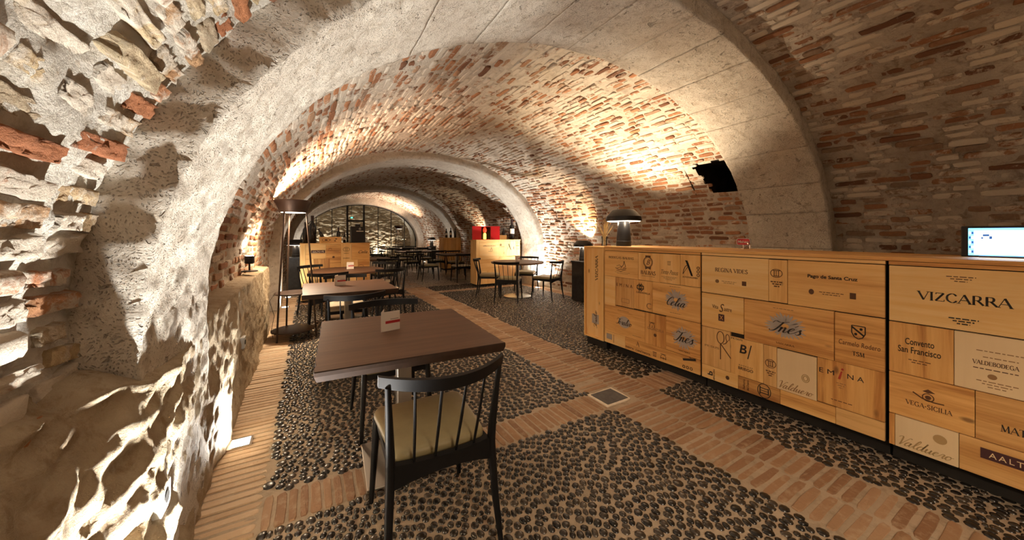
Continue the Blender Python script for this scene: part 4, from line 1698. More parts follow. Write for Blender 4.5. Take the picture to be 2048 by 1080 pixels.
# continuous worktop
wt = MB().box(CF - 0.004, CF + 0.62, CYF - 3.33, CYF + 0.0, CZ1 - 0.024, CZ1, 0.003).build('worktop', 'pine_h')
tag(wt, 'long pine worktop lying on the counter units', 'worktop')


# ------------------------------------------------------------------ chairs
def rounded_poly(pts, r, n=5):
    out = []
    m = len(pts)
    for i in range(m):
        p0, p1, p2 = Vector(pts[i - 1]), Vector(pts[i]), Vector(pts[(i + 1) % m])
        a = (p0 - p1).normalized() * r
        b = (p2 - p1).normalized() * r
        for k in range(n + 1):
            t = k / n
            q = (p1 + a) * (1 - t) ** 2 + p1 * 2 * t * (1 - t) + (p1 + b) * t ** 2
            out.append((q.x, q.y))
    return out


def make_chair(seat_mat):
    root = empty('dining_chair')
    # padded seat
    base = rounded_poly([(-.225, .23), (-.195, -.20), (.195, -.20), (.225, .23)], 0.055)
    secs = []
    for sc, z in ((0.97, .425), (1.0, .440), (1.0, .456), (0.975, .468), (0.90, .474), (0.6, .478)):
        secs.append([(x * sc, y * sc + 0.0, z) for x, y in base])
    MB().sweep(secs).build('seat', seat_mat, root, smooth=True, sharp=50)
    # legs
    for sx in (-1, 1):
        MB().tube([(sx * .205, .205, .43), (sx * .212, .213, .30), (sx * .228, .232, 0.004)], [.0185, .0175, .0115], 10).build(
            'leg', 'black_wood', root, smooth=True, sharp=60)
        MB().tube([(sx * .236, -.265, 0.004), (sx * .222, -.235, .20), (sx * .212, -.215, .42), (sx * .214, -.222, .50), (sx * .222, -.245, .66),
                   (sx * .228, -.262, .765)], [.0110, .0155, .0190, .0180, .0135, .0105], 10).build('leg', 'black_wood', root, smooth=True, sharp=60)
    # seat frame: two side rails and a front rail
    f = MB()
    for sx in (-1, 1):
        f.sweep([[(sx * .205, .21, .385), (sx * .185, .21, .385), (sx * .185, .21, .428), (sx * .205, .21, .428)],
                 [(sx * .212, -.21, .385), (sx * .190, -.21, .385), (sx * .190, -.21, .428), (sx * .212, -.21, .428)]])
    f.box(-.20, .20, .190, .212, .385, .428)
    fix_normals(f.build('seat_frame', 'black_wood', root))
    # arched rear apron
    secs = []
    for i in range(13):
        t = i / 12 * 2 - 1
        x = t * .205
        low = .352 + 0.040 * (1 - t * t)
        y = -.212 - 0.022 * (1 - t * t)
        hi = .446
        secs.append([(x, y - .014, low), (x, y + .014, low), (x, y + .014, hi), (x, y - .014, hi)])
    fix_normals(MB().sweep(secs).build('apron', 'black_wood', root))
    # curved top rail
    secs = []
    for i in range(21):
        t = i / 20 * 2 - 1
        x = t * .258
        y = -.345 + .120 * abs(t) ** 2.0
        hh = .024 - .003 * t * t
        th = .012
        zc = .775 + 0.006 * t * t
        sl = 0.008
        secs.append([(x, y - th - sl, zc + hh), (x, y - th, zc - hh), (x, y + th, zc - hh), (x, y + th - sl, zc + hh)])
    fix_normals(MB().sweep(secs).build('top_rail', 'black_wood', root, smooth=True, sharp=40))
    for sx in (-.125, -.043, .043, .125):
        t = sx / .205
        yt = -.345 + .120 * (sx * 1.12 / .258) ** 2
        yb = -.212 - .022 * (1 - t * t)
        MB().tube([(sx, yb, .44), (sx * 1.06, (yb + yt) / 2 - .004, .60), (sx * 1.12, yt, .755)], [.0055, .0062, .0055], 6).build(
            'spindle', 'black_wood', root, smooth=True)
    return root


proto_o = make_chair('vinyl')
proto_c = make_chair('vinyl_pale')
used = {'vinyl': False, 'vinyl_pale': False}
ZF = 0.004


def chair(x, y, rz, label, kind='vinyl', group='black spindle-back chairs'):
    p = proto_o if kind == 'vinyl' else proto_c
    if used[kind]:
        p = copy_tree(p)
    used[kind] = True
    p.location = (x, y, ZF)
    p.rotation_euler = (0, 0, R(rz))
    tag(p, label, 'chair', group)
    return p


chair(0.49, 1.55, -2, 'black spindle-back chair with olive seat in front of the nearest table')
chair(0.52, 2.56, 180, 'black chair tucked under the far side of the nearest table')
chair(0.36, 3.58, 4, 'black chair with pale cream seat before the second square table', 'vinyl_pale')
chair(0.42, 4.70, 178, 'black chair tucked behind the second square table', 'vinyl_pale')
chair(0.24, 5.60, 2, 'black chair in front of the round table by the floor lamp', 'vinyl_pale')
chair(0.20, 6.60, -136, 'black chair between the floor lamp and the round table', 'vinyl_pale')
chair(1.07, 5.78, 17, 'black chair on the aisle side of the round table by the floor lamp', 'vinyl_pale')
chair(1.12, 6.75, 132, 'black chair behind the round table, before the first crate cabinet', 'vinyl_pale')
chair(3.50, 5.92, -43, 'black chair with its back to the aisle at the isolated round table')
chair(3.46, 6.70, -122, 'black chair between the isolated round table and the second crate cabinet')
chair(4.46, 6.74, 132, 'black chair of the isolated round table nearest the uplit wall')
chair(4.30, 5.72, 22, 'black chair at the isolated round table nearest the black stone pedestal')


# ------------------------------------------------------------------ tables
def square_table(x, y, w, d, rz, label, mat='table', group='dining tables', wavy=True, long_=False):
    root = empty('dining_table', (x, y, ZF), R(rz), label, 'table', group)
    rd = random.Random(int(x * 100 + y * 10))
    out = []
    n = 22
    side = [(-w / 2, -d / 2 + d * i / n) for i in range(n, -1, -1)]
    wob = (lambda: rd.uniform(-.0035, .0035)) if wavy else (lambda: 0)
    top = [(a + wob(), b) for a, b in side] + [(w / 2 + wob(), -d / 2 + d * i / n) for i in range(n + 1)]
    m = MB()
    nn = len(top)
    inner = [(a * .995, b * .996) for a, b in top]
    low = [(a * (.985 if wavy else 1) + (wob() * 1.6), b * .992) for a, b in top]
    secs = [[(a, b, .704) for a, b in low], [(a, b, .728) for a, b in top], [(a, b, .745) for a, b in top], [(a, b, .75) for a, b in inner]]
    m.sweep(secs)
    tt_ = fix_normals(m.build('tabletop', mat, root))
    tt_.data.materials.append(MAT['table_edge'])
    for p_ in tt_.data.polygons:
        if abs(p_.normal.z) < 0.5:
            p_.material_index = 1
    cols = [0] if not long_ else [-w * .3, w * .3]
    for cx in cols:
        MB().box(cx - .04, cx + .04, -.04, .04, .012, .70, .004).build('column', 'steel', root)
        MB().box(cx - .22, cx + .22, -.22, .22, .0, .012, .003).build('base_plate', 'steel', root)
        MB().box(cx - .16, cx + .16, -.16, .16, .692, .704).build('mount_plate', 'black_metal', root)
    return root


def round_table(x, y, r, label, mat='table'):
    root = empty('round_table', (x, y, ZF), 0, label, 'table', 'dining tables')
    MB().lathe([(r * .96, .712), (r * .99, .716), (r, .730), (r, .744), (r * .994, .75)], 56).build('tabletop', mat, root, smooth=True, sharp=30)
    MB().lathe([(.04, .012), (.04, .70)], 20).build('column', 'steel', root, smooth=True, sharp=40)
    MB().lathe([(.30, 0.0), (.30, .010), (.292, .014), (.05, .018)], 40).build('base_plate', 'steel', root, smooth=True, sharp=30)
    MB().lathe([(.18, .700), (.18, .712)], 24).build('mount_plate', 'black_metal', root, smooth=True, sharp=30)
    return root


square_table(.495, 2.075, .89, .94, -3.5, 'square dark-stained oak table nearest the camera with steel column')
square_table(.395, 4.22, .89, .92, 0, 'square oak table standing second in the row along the uplit wall')
round_table(.57, 6.22, .57, 'round oak table between the floor lamp and the first crate cabinet')
round_table(3.93, 6.28, .57, 'round dark table standing alone before the second crate cabinet')


def menu_card(x, y, z, rz, label):
    root = empty('menu_card', (x, y, z), R(rz), label, 'menu card', 'folded menu cards')
    m = MB()
    w, h, t = .115, .115, .0012
    m.box(-w / 2, w / 2, -t, 0, 0, h)
    fr_ = m.build('front_leaf', 'paper', root)
    MB().box(-w * .28, w * .5, -t - .0006, -t, .044, .060).build('red_band', 'red_print', fr_)
    MB().box(-w * .02, w * .42, -t - .0006, -t, .066, .071).build('print_line', 'grey_print', fr_)
    b = MB()
    a = R(58)
    L2 = .10
    ca, sa = math.cos(a) * L2, math.sin(a) * L2
    x0 = -w / 2
    v = [(x0, 0, 0), (x0 + ca, sa, 0), (x0 + ca, sa, h), (x0, 0, h)]
    off_ = (-sa / L2 * t, ca / L2 * t)
    v2 = [(p[0] + off_[0], p[1] + off_[1], p[2]) for p in v]
    b.add(v + v2, [(0, 1, 2, 3), (7, 6, 5, 4), (0, 4, 5, 1), (1, 5, 6, 2), (2, 6, 7, 3), (3, 7, 4, 0)])
    b.build('side_leaf', 'paper', root)
    return root


TT = .75 + ZF + .0005
menu_card(.43, 2.12, TT, 12, 'white folded card with a red band on the nearest table')
menu_card(.32, 4.30, TT, 10, 'white folded card with a red band on the second square table')
menu_card(.62, 6.30, TT, 14, 'white folded card on the round table by the floor lamp')
menu_card(4.05, 6.42, TT, 32, 'small folded card on the isolated round table')


# ------------------------------------------------------------------ lamps
def mushroom_lamp(x, y, z, label, s=1.0, power=0.5):
    root = empty('table_lamp', (x, y, z), 0, label, 'lamp', 'black mushroom table lamps')
    MB().lathe([(.083 * s, 0), (.083 * s, .055 * s), (.080 * s, .060 * s)], 32).build('base', 'black_metal', root, smooth=True, sharp=30)
    MB().lathe([(.079 * s, .062 * s), (.078 * s, .09 * s), (.060 * s, .32 * s)], 32).build('stem', 'black_metal', root, smooth=True, sharp=30)
    cap = MB()
    cap.lathe([(.185 * s, .285 * s), (.196 * s, .288 * s), (.197 * s, .300 * s), (.188 * s, .338 * s), (.178 * s, .348 * s), (.128 * s, .405 * s),
               (.110 * s, .415 * s)], 40)
    cap.build('shade', 'black_metal', root, smooth=True, sharp=25)
    MB().lathe([(.062 * s, .281 * s), (.180 * s, .281 * s), (.180 * s, .2845 * s), (.062 * s, .2845 * s)], 32, caps=False).build(
        'diffuser', 'soft_glow', root, smooth=True, sharp=30)
    for k in range(3):
        a = k * 2.094
        lamp('lamp_light', 'POINT', (.12 * s * math.cos(a), .12 * s * math.sin(a), .265 * s), power, MIDW, root, radius=.015)
    return root


mushroom_lamp(3.12, 2.70, CZ1, 'black mushroom lamp standing on the long counter')


def pedestal(x, y, label):
    root = empty('pedestal', (x, y, ZF), 0, label, 'pedestal', 'black stone pedestals')
    MB().box(-.16, .16, -.16, .16, 0, .765, .006).build('shaft', 'black_stone', root)
    MB().box(-.175, .175, -.175, .175, .765, .80, .005).build('top_slab', 'black_stone', root)
    return root


pedestal(4.82, 5.20, 'black stone pedestal with a lamp past the end of the counter')
mushroom_lamp(4.82, 5.20, .80 + ZF, 'black mushroom lamp on the pedestal past the end of the counter')
pedestal(-.24, 9.5, 'black stone pedestal with a lamp left of the first crate cabinet')
mushroom_lamp(-.24, 9.5, .80 + ZF, 'black mushroom lamp on the pedestal left of the first crate cabinet')
pedestal(5.02, 15.6, 'black stone pedestal with a lamp beyond the far tables')
mushroom_lamp(5.02, 15.6, .80 + ZF, 'black mushroom lamp on the pedestal beyond the far tables')


def floor_lamp(x, y, rz, label, power, down):
    root = empty('floor_lamp', (x, y, ZF), R(rz), label, 'floor lamp', 'tripod floor lamps')
    MB().lathe([(.150, 1.615), (.158, 1.612), (.170, 1.66), (.212, 1.75), (.214, 1.768), (.208, 1.768), (.165, 1.67), (.148, 1.625)], 40,
               caps=False).build('bowl_shade', 'bronze', root, smooth=True, sharp=25)
    MB().lathe([(.0005, 1.622), (.152, 1.622), (.152, 1.628), (.0005, 1.628)], 32, caps=False).build('bowl_floor', 'bronze', root)
    MB().lathe([(.0005, 1.640), (.07, 1.640), (.07, 1.648), (.0005, 1.648)], 24, caps=False).build('light_disc', 'uplight_glow', root)
    for k in range(3):
        a = R(90 + 120 * k)
        c, s_ = math.cos(a), math.sin(a)
        MB().tube([(.145 * c, .145 * s_, 1.64), (.225 * c, .225 * s_, .60), (.262 * c, .262 * s_, 0)], [.011, .012, .011], 8).build(
            'leg', 'bronze', root, smooth=True, sharp=60)
    MB().lathe([(.235, .09), (.247, .094), (.247, .106), (.235, .11)], 40).build('lower_shelf', 'bronze', root, smooth=True, sharp=30)
    MB().lathe([(.205, .565), (.215, .569), (.215, .581), (.205, .585)], 40).build('upper_shelf', 'bronze', root, smooth=True, sharp=30)
    MB().tube([(-.2, .0, .60), (-.26, .02, .50), (-.2, .05, .30), (-.24, .03, .12), (-.20, .1, .012)], .003, 5).build('cable', 'black_metal', root, smooth=True)
    MB().lathe([(.0005, 1.612), (.140, 1.612), (.140, 1.618), (.0005, 1.618)], 32, caps=False).build('lower_diffuser', 'soft_glow', root)
    lamp('lamp_light', 'SPOT', (0, 0, 1.665), power, PINK, root, (0, 0, 1), R(140), 0.5, 0.05)
    lamp('lamp_light', 'SPOT', (0, 0, 1.605), down, MIDW, root, (0, 0, -1), R(165), 0.5, 0.06)
    return root


floor_lamp(-.16, 5.22, 20, 'bronze tripod floor lamp with two shelves beside the second square table', 125, 85)
floor_lamp(0.6, -1.35, 10, 'tripod floor lamp added unseen behind the viewer to brighten the front bay', 60, 95)  # out-of-view lamp added to lift the front floor and counter
floor_lamp(3.75, 16.6, 0, 'tripod floor lamp glowing by the glass front', 120, 20)


def floor_uplight(x, y, label, power, color, direction, size=R(120), emis='uplight_glow', blend=0.9, radius=0.03):
    root = empty('floor_uplight', (x, y, 0.002), 0, label, 'uplight', 'recessed floor uplights')
    f = MB()
    f.box(-.062, .062, -.062, -.050, -.02, .006).box(-.062, .062, .050, .062, -.02, .006)
    f.box(-.062, -.050, -.050, .050, -.02, .006).box(.050, .062, -.050, .050, -.02, .006)
    f.build('frame', 'chrome', root)
    MB().box(-.050, .050, -.050, .050, -.02, .0005).build('well', 'soft_glow', root)
    MB().lathe([(.032, .0006), (.032, .003)], 20).build('lens', emis, root)
    lamp('lamp_light', 'SPOT', (0, 0, .02), power, color, root, direction, size, blend, radius)
    return root


floor_uplight(-.29, 1.40, 'floor uplight at the foot of the near arch, by the wall socket', 115, COOL, (-.08, .1, 1), R(116))
floor_uplight(-.37, 2.73, 'glowing square uplight in the brick border beside the nearest table', 70, COOL, (-.08, -.15, 1), R(140))
floor_uplight(-.36, 7.45, 'floor uplight behind the floor lamp, left of the first crate cabinet', 30, COOL, (-.05, 0, 1), R(120))
floor_uplight(-.36, 8.6, 'farther floor uplight along the left border, near the lamp pedestal', 30, COOL, (-.05, 0, 1), R(120))
floor_uplight(5.02, 7.05, 'floor uplight at the wall beside the second crate cabinet', 190, COOL, (.06, .08, 1), R(130))
floor_uplight(5.02, 13.2, 'floor uplight at the foot of the shadowed arch', 30, COOL, (.0, .1, 1), R(120))
floor_uplight(5.0, 16.6, 'floor uplight at the wall near the glass front', 45, COOL, (.0, .1, 1), R(120))
floor_uplight(-.3, 17.2, 'floor uplight by the far corner of the glass front', 40, COOL, (.0, .1, 1), R(120))
floor_uplight(0.8, 20.1, 'uplight washing the stone wall behind the glass, by the door', 80, COOL, (.1, .25, 1), R(140))
floor_uplight(3.6, 20.1, 'uplight washing the stone wall behind the glass, right of the door', 80, COOL, (-.1, .25, 1), R(140))
floor_uplight(-.30, -1.6, 'added fill uplight, unseen along the wall behind the viewer', 30, COOL, (0, 0, 1), R(140))  # added fill light for the front bay, out of view


def spot_lamp(x, y, z, zb, label, power, color, direction, size=R(110), blend=0.6, radius=0.03):
    """small uplight head at height z on a stand whose foot rests at zb"""
    root = empty('spot_lamp', (x, y, zb), 0, label, 'spotlight', 'small uplight spots')
    h_ = z - zb
    MB().lathe([(.035, h_ - .08), (.045, h_ - .07), (.045, h_), (.040, h_ + .005)], 20).build('housing', 'black_metal', root, smooth=True, sharp=30)
    MB().lathe([(.034, h_ + .0055), (.034, h_ + .008)], 20).build('lens', 'uplight_glow', root)
    MB().lathe([(.009, .012), (.009, h_ - .078)], 12).build('pole', 'black_metal', root, smooth=True, sharp=40)
    MB().lathe([(.075, 0), (.075, .010), (.06, .014)], 24).build('base', 'black_metal', root, smooth=True, sharp=30)
    lamp('lamp_light', 'SPOT', (0, 0, h_ + .03), power, color, root, direction, size, blend, radius)
    return root


spot_lamp(-.54, 4.55, 1.10, .935, 'small spot standing on the stone ledge near the floor lamp', 14, PINK, (-.1, .2, 1), R(120), 0.6)
spot_lamp(3.98, 3.45, 1.03, ZF, 'spot on a stand behind the far end of the counter', 190, MIDW, (-.03, -.10, 1), R(104), 0.8)
spot_lamp(5.10, 5.42, 1.08, ZF, 'spot on a stand by the wall beside the pedestal', 60, WARM, (.10, .22, 1), R(80), 0.3)
spot_lamp(4.85, -1.2, 1.02, ZF, 'added fill spot on a stand, unseen behind the bar end of the counter', 12, WARM, (-.3, .1, 1), R(140), 0.9)  # added warm fill for the front right side, out of view
spot_lamp(5.08, 10.5, 1.3, ZF, 'added fill spot on a stand at the far side wall', 18, MIDW, (.0, .3, 1), R(100), 0.4)  # added light to lift the side wall of the back bay

# wall sockets in the stone footing
def wall_socket(x, y, z, label):
    root = empty('wall_socket', (x, y, z), 0, label, 'socket', 'wall sockets')
    MB().box(-.06, .006, -.045, .045, -.045, .045, .003).build('plate', 'plastic_grey', root)
    MB().lathe([(.020, 0), (.020, .003)], 16).build('outlet', 'gap', root, (.006, 0, 0)).rotation_euler = (0, PI / 2, 0)
    return root


wall_socket(-.425, 1.60, .43, 'grey square wall socket low in the brightly lit stone near the arch')
wall_socket(-.455, 3.54, .44, 'small wall socket in the stone footing behind the nearest table')


# ------------------------------------------------------------------ crate cabinets
def crate_cabinet(x0, x1, yf, depth, top, label, boards, mat='pine_x'):
    root = empty('crate_cabinet', ((x0 + x1) / 2, yf, ZF), 0, label, 'cabinet', 'wine-crate cabinets')
    h = (x1 - x0) / 2
    MB().box(-h + .004, h - .004, PT, depth, .05, top - .012).build('carcass', 'pine_v', root)
    MB().box(-h + .05, h - .05, .06, depth - .05, 0, .05).build('plinth', 'gap', root)
    MB().box(-h - .004, h + .004, -.004, depth, top - .022, top, .003).build('top_board', mat, root)
    MB().box(-h, -h + .09, 0, PT, .05, top - .024, .002).build('side_stile', 'pine_v', root)
    for (a, b, c, d, mt, prints) in boards:
        xa, xb, za, zb = -h + .092 + a * (2 * h - .096), -h + .092 + b * (2 * h - .096), .052 + c * (top - .078), .052 + d * (top - .078)
        t = random.uniform(0, .003)
        o = MB().box(-(xb - xa) / 2 + .0015, (xb - xa) / 2 - .0015, -t, PT, -(zb - za) / 2 + .0015, (zb - za) / 2 - .0015, .0012).build(
            'crate_panel', mt, root, ((xa + xb) / 2, 0, (za + zb) / 2))
        for pr in prints:
            if pr[0] == 'text':
                _, txt, px, pz, w, hh, mt2, sh = pr
                put_print(text_mesh(txt, w, hh, sh, 0.012), 'lettering', '-y', (px, -t - .0002, pz), o, mt2)
            elif pr[0] == 'ontext':
                _, txt, px, pz, w, hh, mt2, sh = pr
                put_print(text_mesh(txt, w, hh, sh, 0.012), 'lettering', '-y', (px, -t - .0016, pz), o, mt2)
            else:
                _, polys, px, pz, mt2 = pr
                put_print(poly_mesh(polys), 'emblem', '-y', (px, -t - .0002, pz), o, mt2)
    return root


C1T, C2T = 1.16, 1.20
crate_cabinet(-.13, 1.14, 7.70, .62, C1T, 'wine-crate cabinet carrying dark bottles and a black box, behind the round table', [
    (0, .30, .74, 1.0, 'pine_x', [('art', rect(-.12, .12, -.028, .028), .04, .0, 'ink_purple'), ('ontext', 'AALTO PS', .04, 0, .20, .03, 'pale', 0)]),
    (.30, .53, .62, 1.0, 'pine_x', [('art', arcade_logo(.032), -.06, .10, 'ink'), ('text', 'BODEGAS', .05, .07, .10, .015, 'ink_faint', 0), ('art', disc(0, 0, .022, .022), .0, -.05, 'ink')]),
    (.53, .70, .62, 1.0, 'pine_v', [('art', gate_logo(.03) + ring(0, 0, .06, .045, .006), 0, .10, 'ink'), ('text', 'RIBERA', 0, .02, .09, .016, 'ink', 0), ('text', 'DUERO', 0, -.08, .12, .02, 'ink', 0)]),
    (.70, 1.0, .70, 1.0, 'pine_x', [('text', 'Celia', .04, .0, .18, .06, 'ink', .5)]),
    (0, .12, .30, .74, 'pine_v', []), (.12, .36, .42, .74, 'pine_dark_v', []), (.36, .53, .38, .62, 'pine_x', [('art', knot_logo(.04), -.0, .05, 'ink_black'), ('text', 'CARRASVILLA', .02, -.02, .16, .016, 'ink', 0)]),
    (.53, .80, .34, .62, 'pine_v', [('art', disc(0, 0, .03, .02), .02, .09, 'ink')]),
    (.80, 1.0, .36, .70, 'pine_x', [('art', ring(0, 0, .072, .075, .006), -.06, .0, 'ink'), ('text', 'T', -.06, 0, .05, .08, 'ink', 0)]),
    (.12, .36, .0, .42, 'pine_x', []), (0, .12, 0, .30, 'pine_x', []), (.36, .53, 0, .38, 'pine_v', []), (.53, .80, 0, .34, 'pine_x', []), (.80, 1.0, 0, .36, 'pine_dark_v', [])])
crate_cabinet(3.72, 5.06, 7.93, .36, C2T, 'pale wine-crate cabinet carrying the open red box and a tall bottle', [
    (0, .46, .58, 1.0, 'pine_x', [('text', 'BODEGAS BALBAS', 0, .10, .36, .028, 'ink_faint', 0), ('art', stroke([(-.06, -.04), (.02, -.05), (.07, -.03)], .007) + stroke([(0, -.03), (.03, .06), (.06, -.02)], .007), .03, .0, 'ink')]),
    (.46, .64, .62, 1.0, 'pine_v', [('art', knot_logo(.035), -.06, .10, 'ink_black'), ('text', 'CARRAS', -.02, .05, .15, .016, 'ink', 0), ('text', 'C', .05, -.12, .05, .06, 'ink_faint', 0)]),
    (.64, .98, .64, 1.0, 'pine_v', [('art', lambda_logo(.11, .16), -.12, .03, 'ink_black'), ('text', '1', .02, .0, .02, .07, 'ink', 0), ('text', 'GATE', .15, .13, .10, .03, 'ink_faint', 0), ('text', 'RIBERA', .15, .06, .10, .025, 'ink', 0), ('text', 'DUERO', .15, -.03, .10, .025, 'ink_faint', 0)]),
    (.46, .98, .40, .62, 'pine_x', []), (0, .46, .30, .58, 'pine_x', []), (.46, .98, 0, .40, 'pine_dark_v', []), (0, .46, 0, .30, 'pine_v', [])])
crate_cabinet(4.42, 5.12, 12.3, .5, 1.22, 'small plank-fronted cabinet by the shadowed arch', [
    (0, .33, 0, 1.0, 'pine_v', []), (.33, .66, 0, 1.0, 'pine_dark_v', []), (.66, 1.0, 0, 1.0, 'pine_v', [])])


# ------------------------------------------------------------------ bottles and things on the cabinets
def bottle(x, y, z, s, label, lab=False, tilt=0.0, rz=0.0):
    root = empty('wine_bottle', (x, y, z), rz, label, 'bottle', 'dark wine bottles')
    prof = [(.034, 0), (.0385, .006), (.0385, .18), (.034, .205), (.018, .235), (.0145, .25), (.0145, .295), (.0165, .297), (.0165, .312), (.014, .314)]
    MB().lathe([(r * s, q * s) for r, q in prof], 20).build('glass_body', 'bottle', root, smooth=True, sharp=45)
    MB().lathe([(.0152 * s, .255 * s), (.0172 * s, .298 * s), (.0172 * s, .315 * s), (.012 * s, .316 * s)], 16).build('capsule', 'capsule', root, smooth=True, sharp=45)
    if lab:
        seg = 14
        v, f = [], []
        for k in range(seg + 1):
            a = R(-90) + R(-80 + 160 * k / seg)
            for rr in (.0388, .0394):
                for zz in (.09, .165):
                    v.append((rr * s * math.cos(a), rr * s * math.sin(a), zz * s))
        for k in range(seg):
            b = k * 4
            f += [(b + 2, b + 6, b + 7, b + 3), (b, b + 1, b + 5, b + 4), (b + 1, b + 3, b + 7, b + 5), (b, b + 4, b + 6, b + 2)]
        fix_normals(mk('paper_label', v, f, 'bottle_label', root))
    root.rotation_euler = (tilt, 0, rz)
    return root


z1 = C1T + ZF
bottle(.08, 7.92, z1, 1.75, 'very large dark bottle at the left end of the first crate cabinet')
bottle(-.04, 8.12, z1, 1.35, 'dark bottle half behind the very large one on the first cabinet')
c_ = empty('wooden_box', (.40, 7.86, z1), 0, 'low pine box with burnt emblems on the first crate cabinet', 'box')
MB().box(-.20, .20, -.10, .10, 0, .012).box(-.20, -.188, -.10, .10, .012, .125).box(.188, .20, -.10, .10, .012, .125).box(-.188, .188, -.10, -.088, .012, .125).box(
    -.188, .188, .088, .10, .012, .125).build('tray', 'pine_x', c_)
put_print(poly_mesh(ring(0, 0, .07, .03, .006) + disc(0, 0, .03, .014)), 'emblem', '-y', (-.08, -.1002, .062), c_, 'ink')
put_print(poly_mesh(disc(.02, .02, .022, .012) + disc(0, -.02, .02, .012)), 'emblem', '-y', (.08, -.1002, .062), c_, 'ink')
bt = bottle(.30, 7.86, z1 + .030, 0.9, 'dark bottle leaning out of the low pine box')
bt.rotation_euler = (0, R(-24), 0)
bottle(.55, 7.86, z1 + .0125, 0.98, 'upright dark bottle standing in the low pine box')
bottle(.67, 7.95, z1, .72, 'small dark bottle between the pine box and the black box', True)
bb = empty('gift_box', (.925, 7.93, z1), 0, 'black display box with a small white emblem on the first cabinet', 'box')
MB().box(-.135, .135, -.12, .12, 0, .33, .004).build('body', 'black_metal', bb)
MB().box(-.05, .05, -.04, .04, .33, .38, .004).build('lid_knob', 'black_metal', bb)
put_print(poly_mesh(ring(0, .02, .016, .018, .008, 14) + rect(-.07, .07, -.035, -.022)), 'emblem', '-y', (.03, -.1202, .26), bb, 'paper')
tr = MB().box(-.17, .21, -.16, .14, 0, .012, .003).build('tray', 'black_metal', None, (.93, 7.92, z1))
tag(tr, 'flat black tray under the black display box', 'tray')
bb.location.z = z1 + .012
gj = empty('glass_jar', (1.085, 7.85, z1 + .012), 0, 'tiny pale jar beside the black display box', 'jar')
MB().lathe([(.025, 0), (.027, .005), (.027, .07), (.022, .075)], 16).build('body', 'plastic_grey', gj, smooth=True, sharp=40)
MB().lathe([(.024, .075), (.024, .09)], 16).build('lid', 'chrome', gj, smooth=True, sharp=40)

z2 = C2T + ZF
rb = empty('red_box', (4.06, 8.06, z2), R(-22), 'open red lacquer box with two doors on the second cabinet', 'box')
m = MB()
m.box(-.13, .13, -.0, .14, 0, .012).box(-.13, .13, 0, .14, .338, .35).box(-.13, -.118, 0, .14, .012, .338).box(.118, .13, 0, .14, .012, .338).box(-.118, .118, .128, .14, .012, .338)
m.build('case', 'red_lacquer', rb)
MB().box(-.118, .118, .122, .128, .012, .338).box(-.118, -.113, .004, .122, .012, .338).box(.113, .118, .004, .122, .012, .338).build('lining', 'gap', rb)
for sx, a in ((-1, 12), (1, -8)):
    dmb = MB().box(0 if sx > 0 else -.235, .235 if sx > 0 else 0, -.012, 0, 0, .355, .002).build('door', 'red_lacquer', rb, (sx * .132, -.002, 0))
    dmb.rotation_euler = (0, 0, R(a))
gf = empty('lit_bottle', (4.06, 8.12, z2 + .0125), 0, 'glowing yellow and red bottle inside the open red box', 'bottle')
MB().lathe([(.032, 0), (.038, .01), (.038, .12), (.030, .155), (.018, .165)], 20).build('body', 'candle_yellow', gf, smooth=True, sharp=45)
MB().lathe([(.018, .165), (.045, .20), (.050, .25), (.030, .30), (.012, .315)], 20).build('red_top', 'candle_red', gf, smooth=True, sharp=45)
bottle(4.86, 8.06, z2, 1.78, 'tall dark bottle with a pale label on the second crate cabinet', True)
bx = empty('wooden_box', (4.52, 8.17, z2), 0, 'low pine box behind the tall labelled bottle', 'box')
MB().box(-.19, .19, -.09, .09, 0, .012).box(-.19, .19, -.09, -.078, .012, .12).box(-.19, .19, .078, .09, .012, .12).box(-.19, -.178, -.078, .078, .012, .12).box(
    .178, .19, -.078, .078, .012, .12).build('tray', 'pine_x', bx)
b3 = bottle(4.66, 8.17, z2 + .0125, .95, 'dark bottle standing in the pine box beside the tall bottle')
b4 = bottle(4.40, 8.17, z2 + .0125, .62, 'short dark bottle in the pine box beside the red box')
bottle(4.60, 12.5, 1.22 + ZF, 1.1, 'dark bottle at the left on the small plank cabinet', True)
bottle(4.78, 12.5, 1.22 + ZF, 1.2, 'middle dark bottle on the small plank cabinet', True)
bottle(4.96, 12.5, 1.22 + ZF, 1.15, 'dark bottle at the right on the small plank cabinet')

# vase with dried stems on the far end of the counter
vs = empty('flower_vase', (3.20, 3.07, 1.19), 0, 'glass vase of dried stems on the far end of the counter', 'vase')
MB().lathe([(.030, .001), (.034, .004), (.030, .06), (.036, .12), (.034, .12), (.028, .06), (.031, .008)], 20, caps=False).build('vase', 'glass', vs, smooth=True)
rd = random.Random(9)
for k in range(26):
    a, sp, hh = rd.uniform(0, 2 * PI), rd.uniform(.02, .14), rd.uniform(.24, .40)
    bx_, by_ = .012 * math.cos(a + 2), .012 * math.sin(a + 2)
    pts = [(bx_, by_, .012), (sp * .25 * math.cos(a), sp * .25 * math.sin(a), hh * .5), (sp * math.cos(a), sp * math.sin(a), hh)]
    st = MB().tube(pts, [.0022, .0030, .0020], 5).build('stem', 'straw', vs, smooth=True)
    if k % 2 == 0:
        t_ = MB()
        t_.lathe([(.001, -.016), (.008, -.006), (.009, .004), (.001, .014)], 7)
        t_.build('flower_head', 'dry_flower', st, pts[-1], smooth=True)
    else:
        t_ = MB()
        t_.tube([pts[1], ((pts[1][0] + pts[2][0]) / 2 + .012, (pts[1][1] + pts[2][1]) / 2, hh * .78), (pts[2][0] + .01, pts[2][1], hh * .95)], [.003, .007, .001], 5)
        t_.build('leaf', 'straw', st, smooth=True)

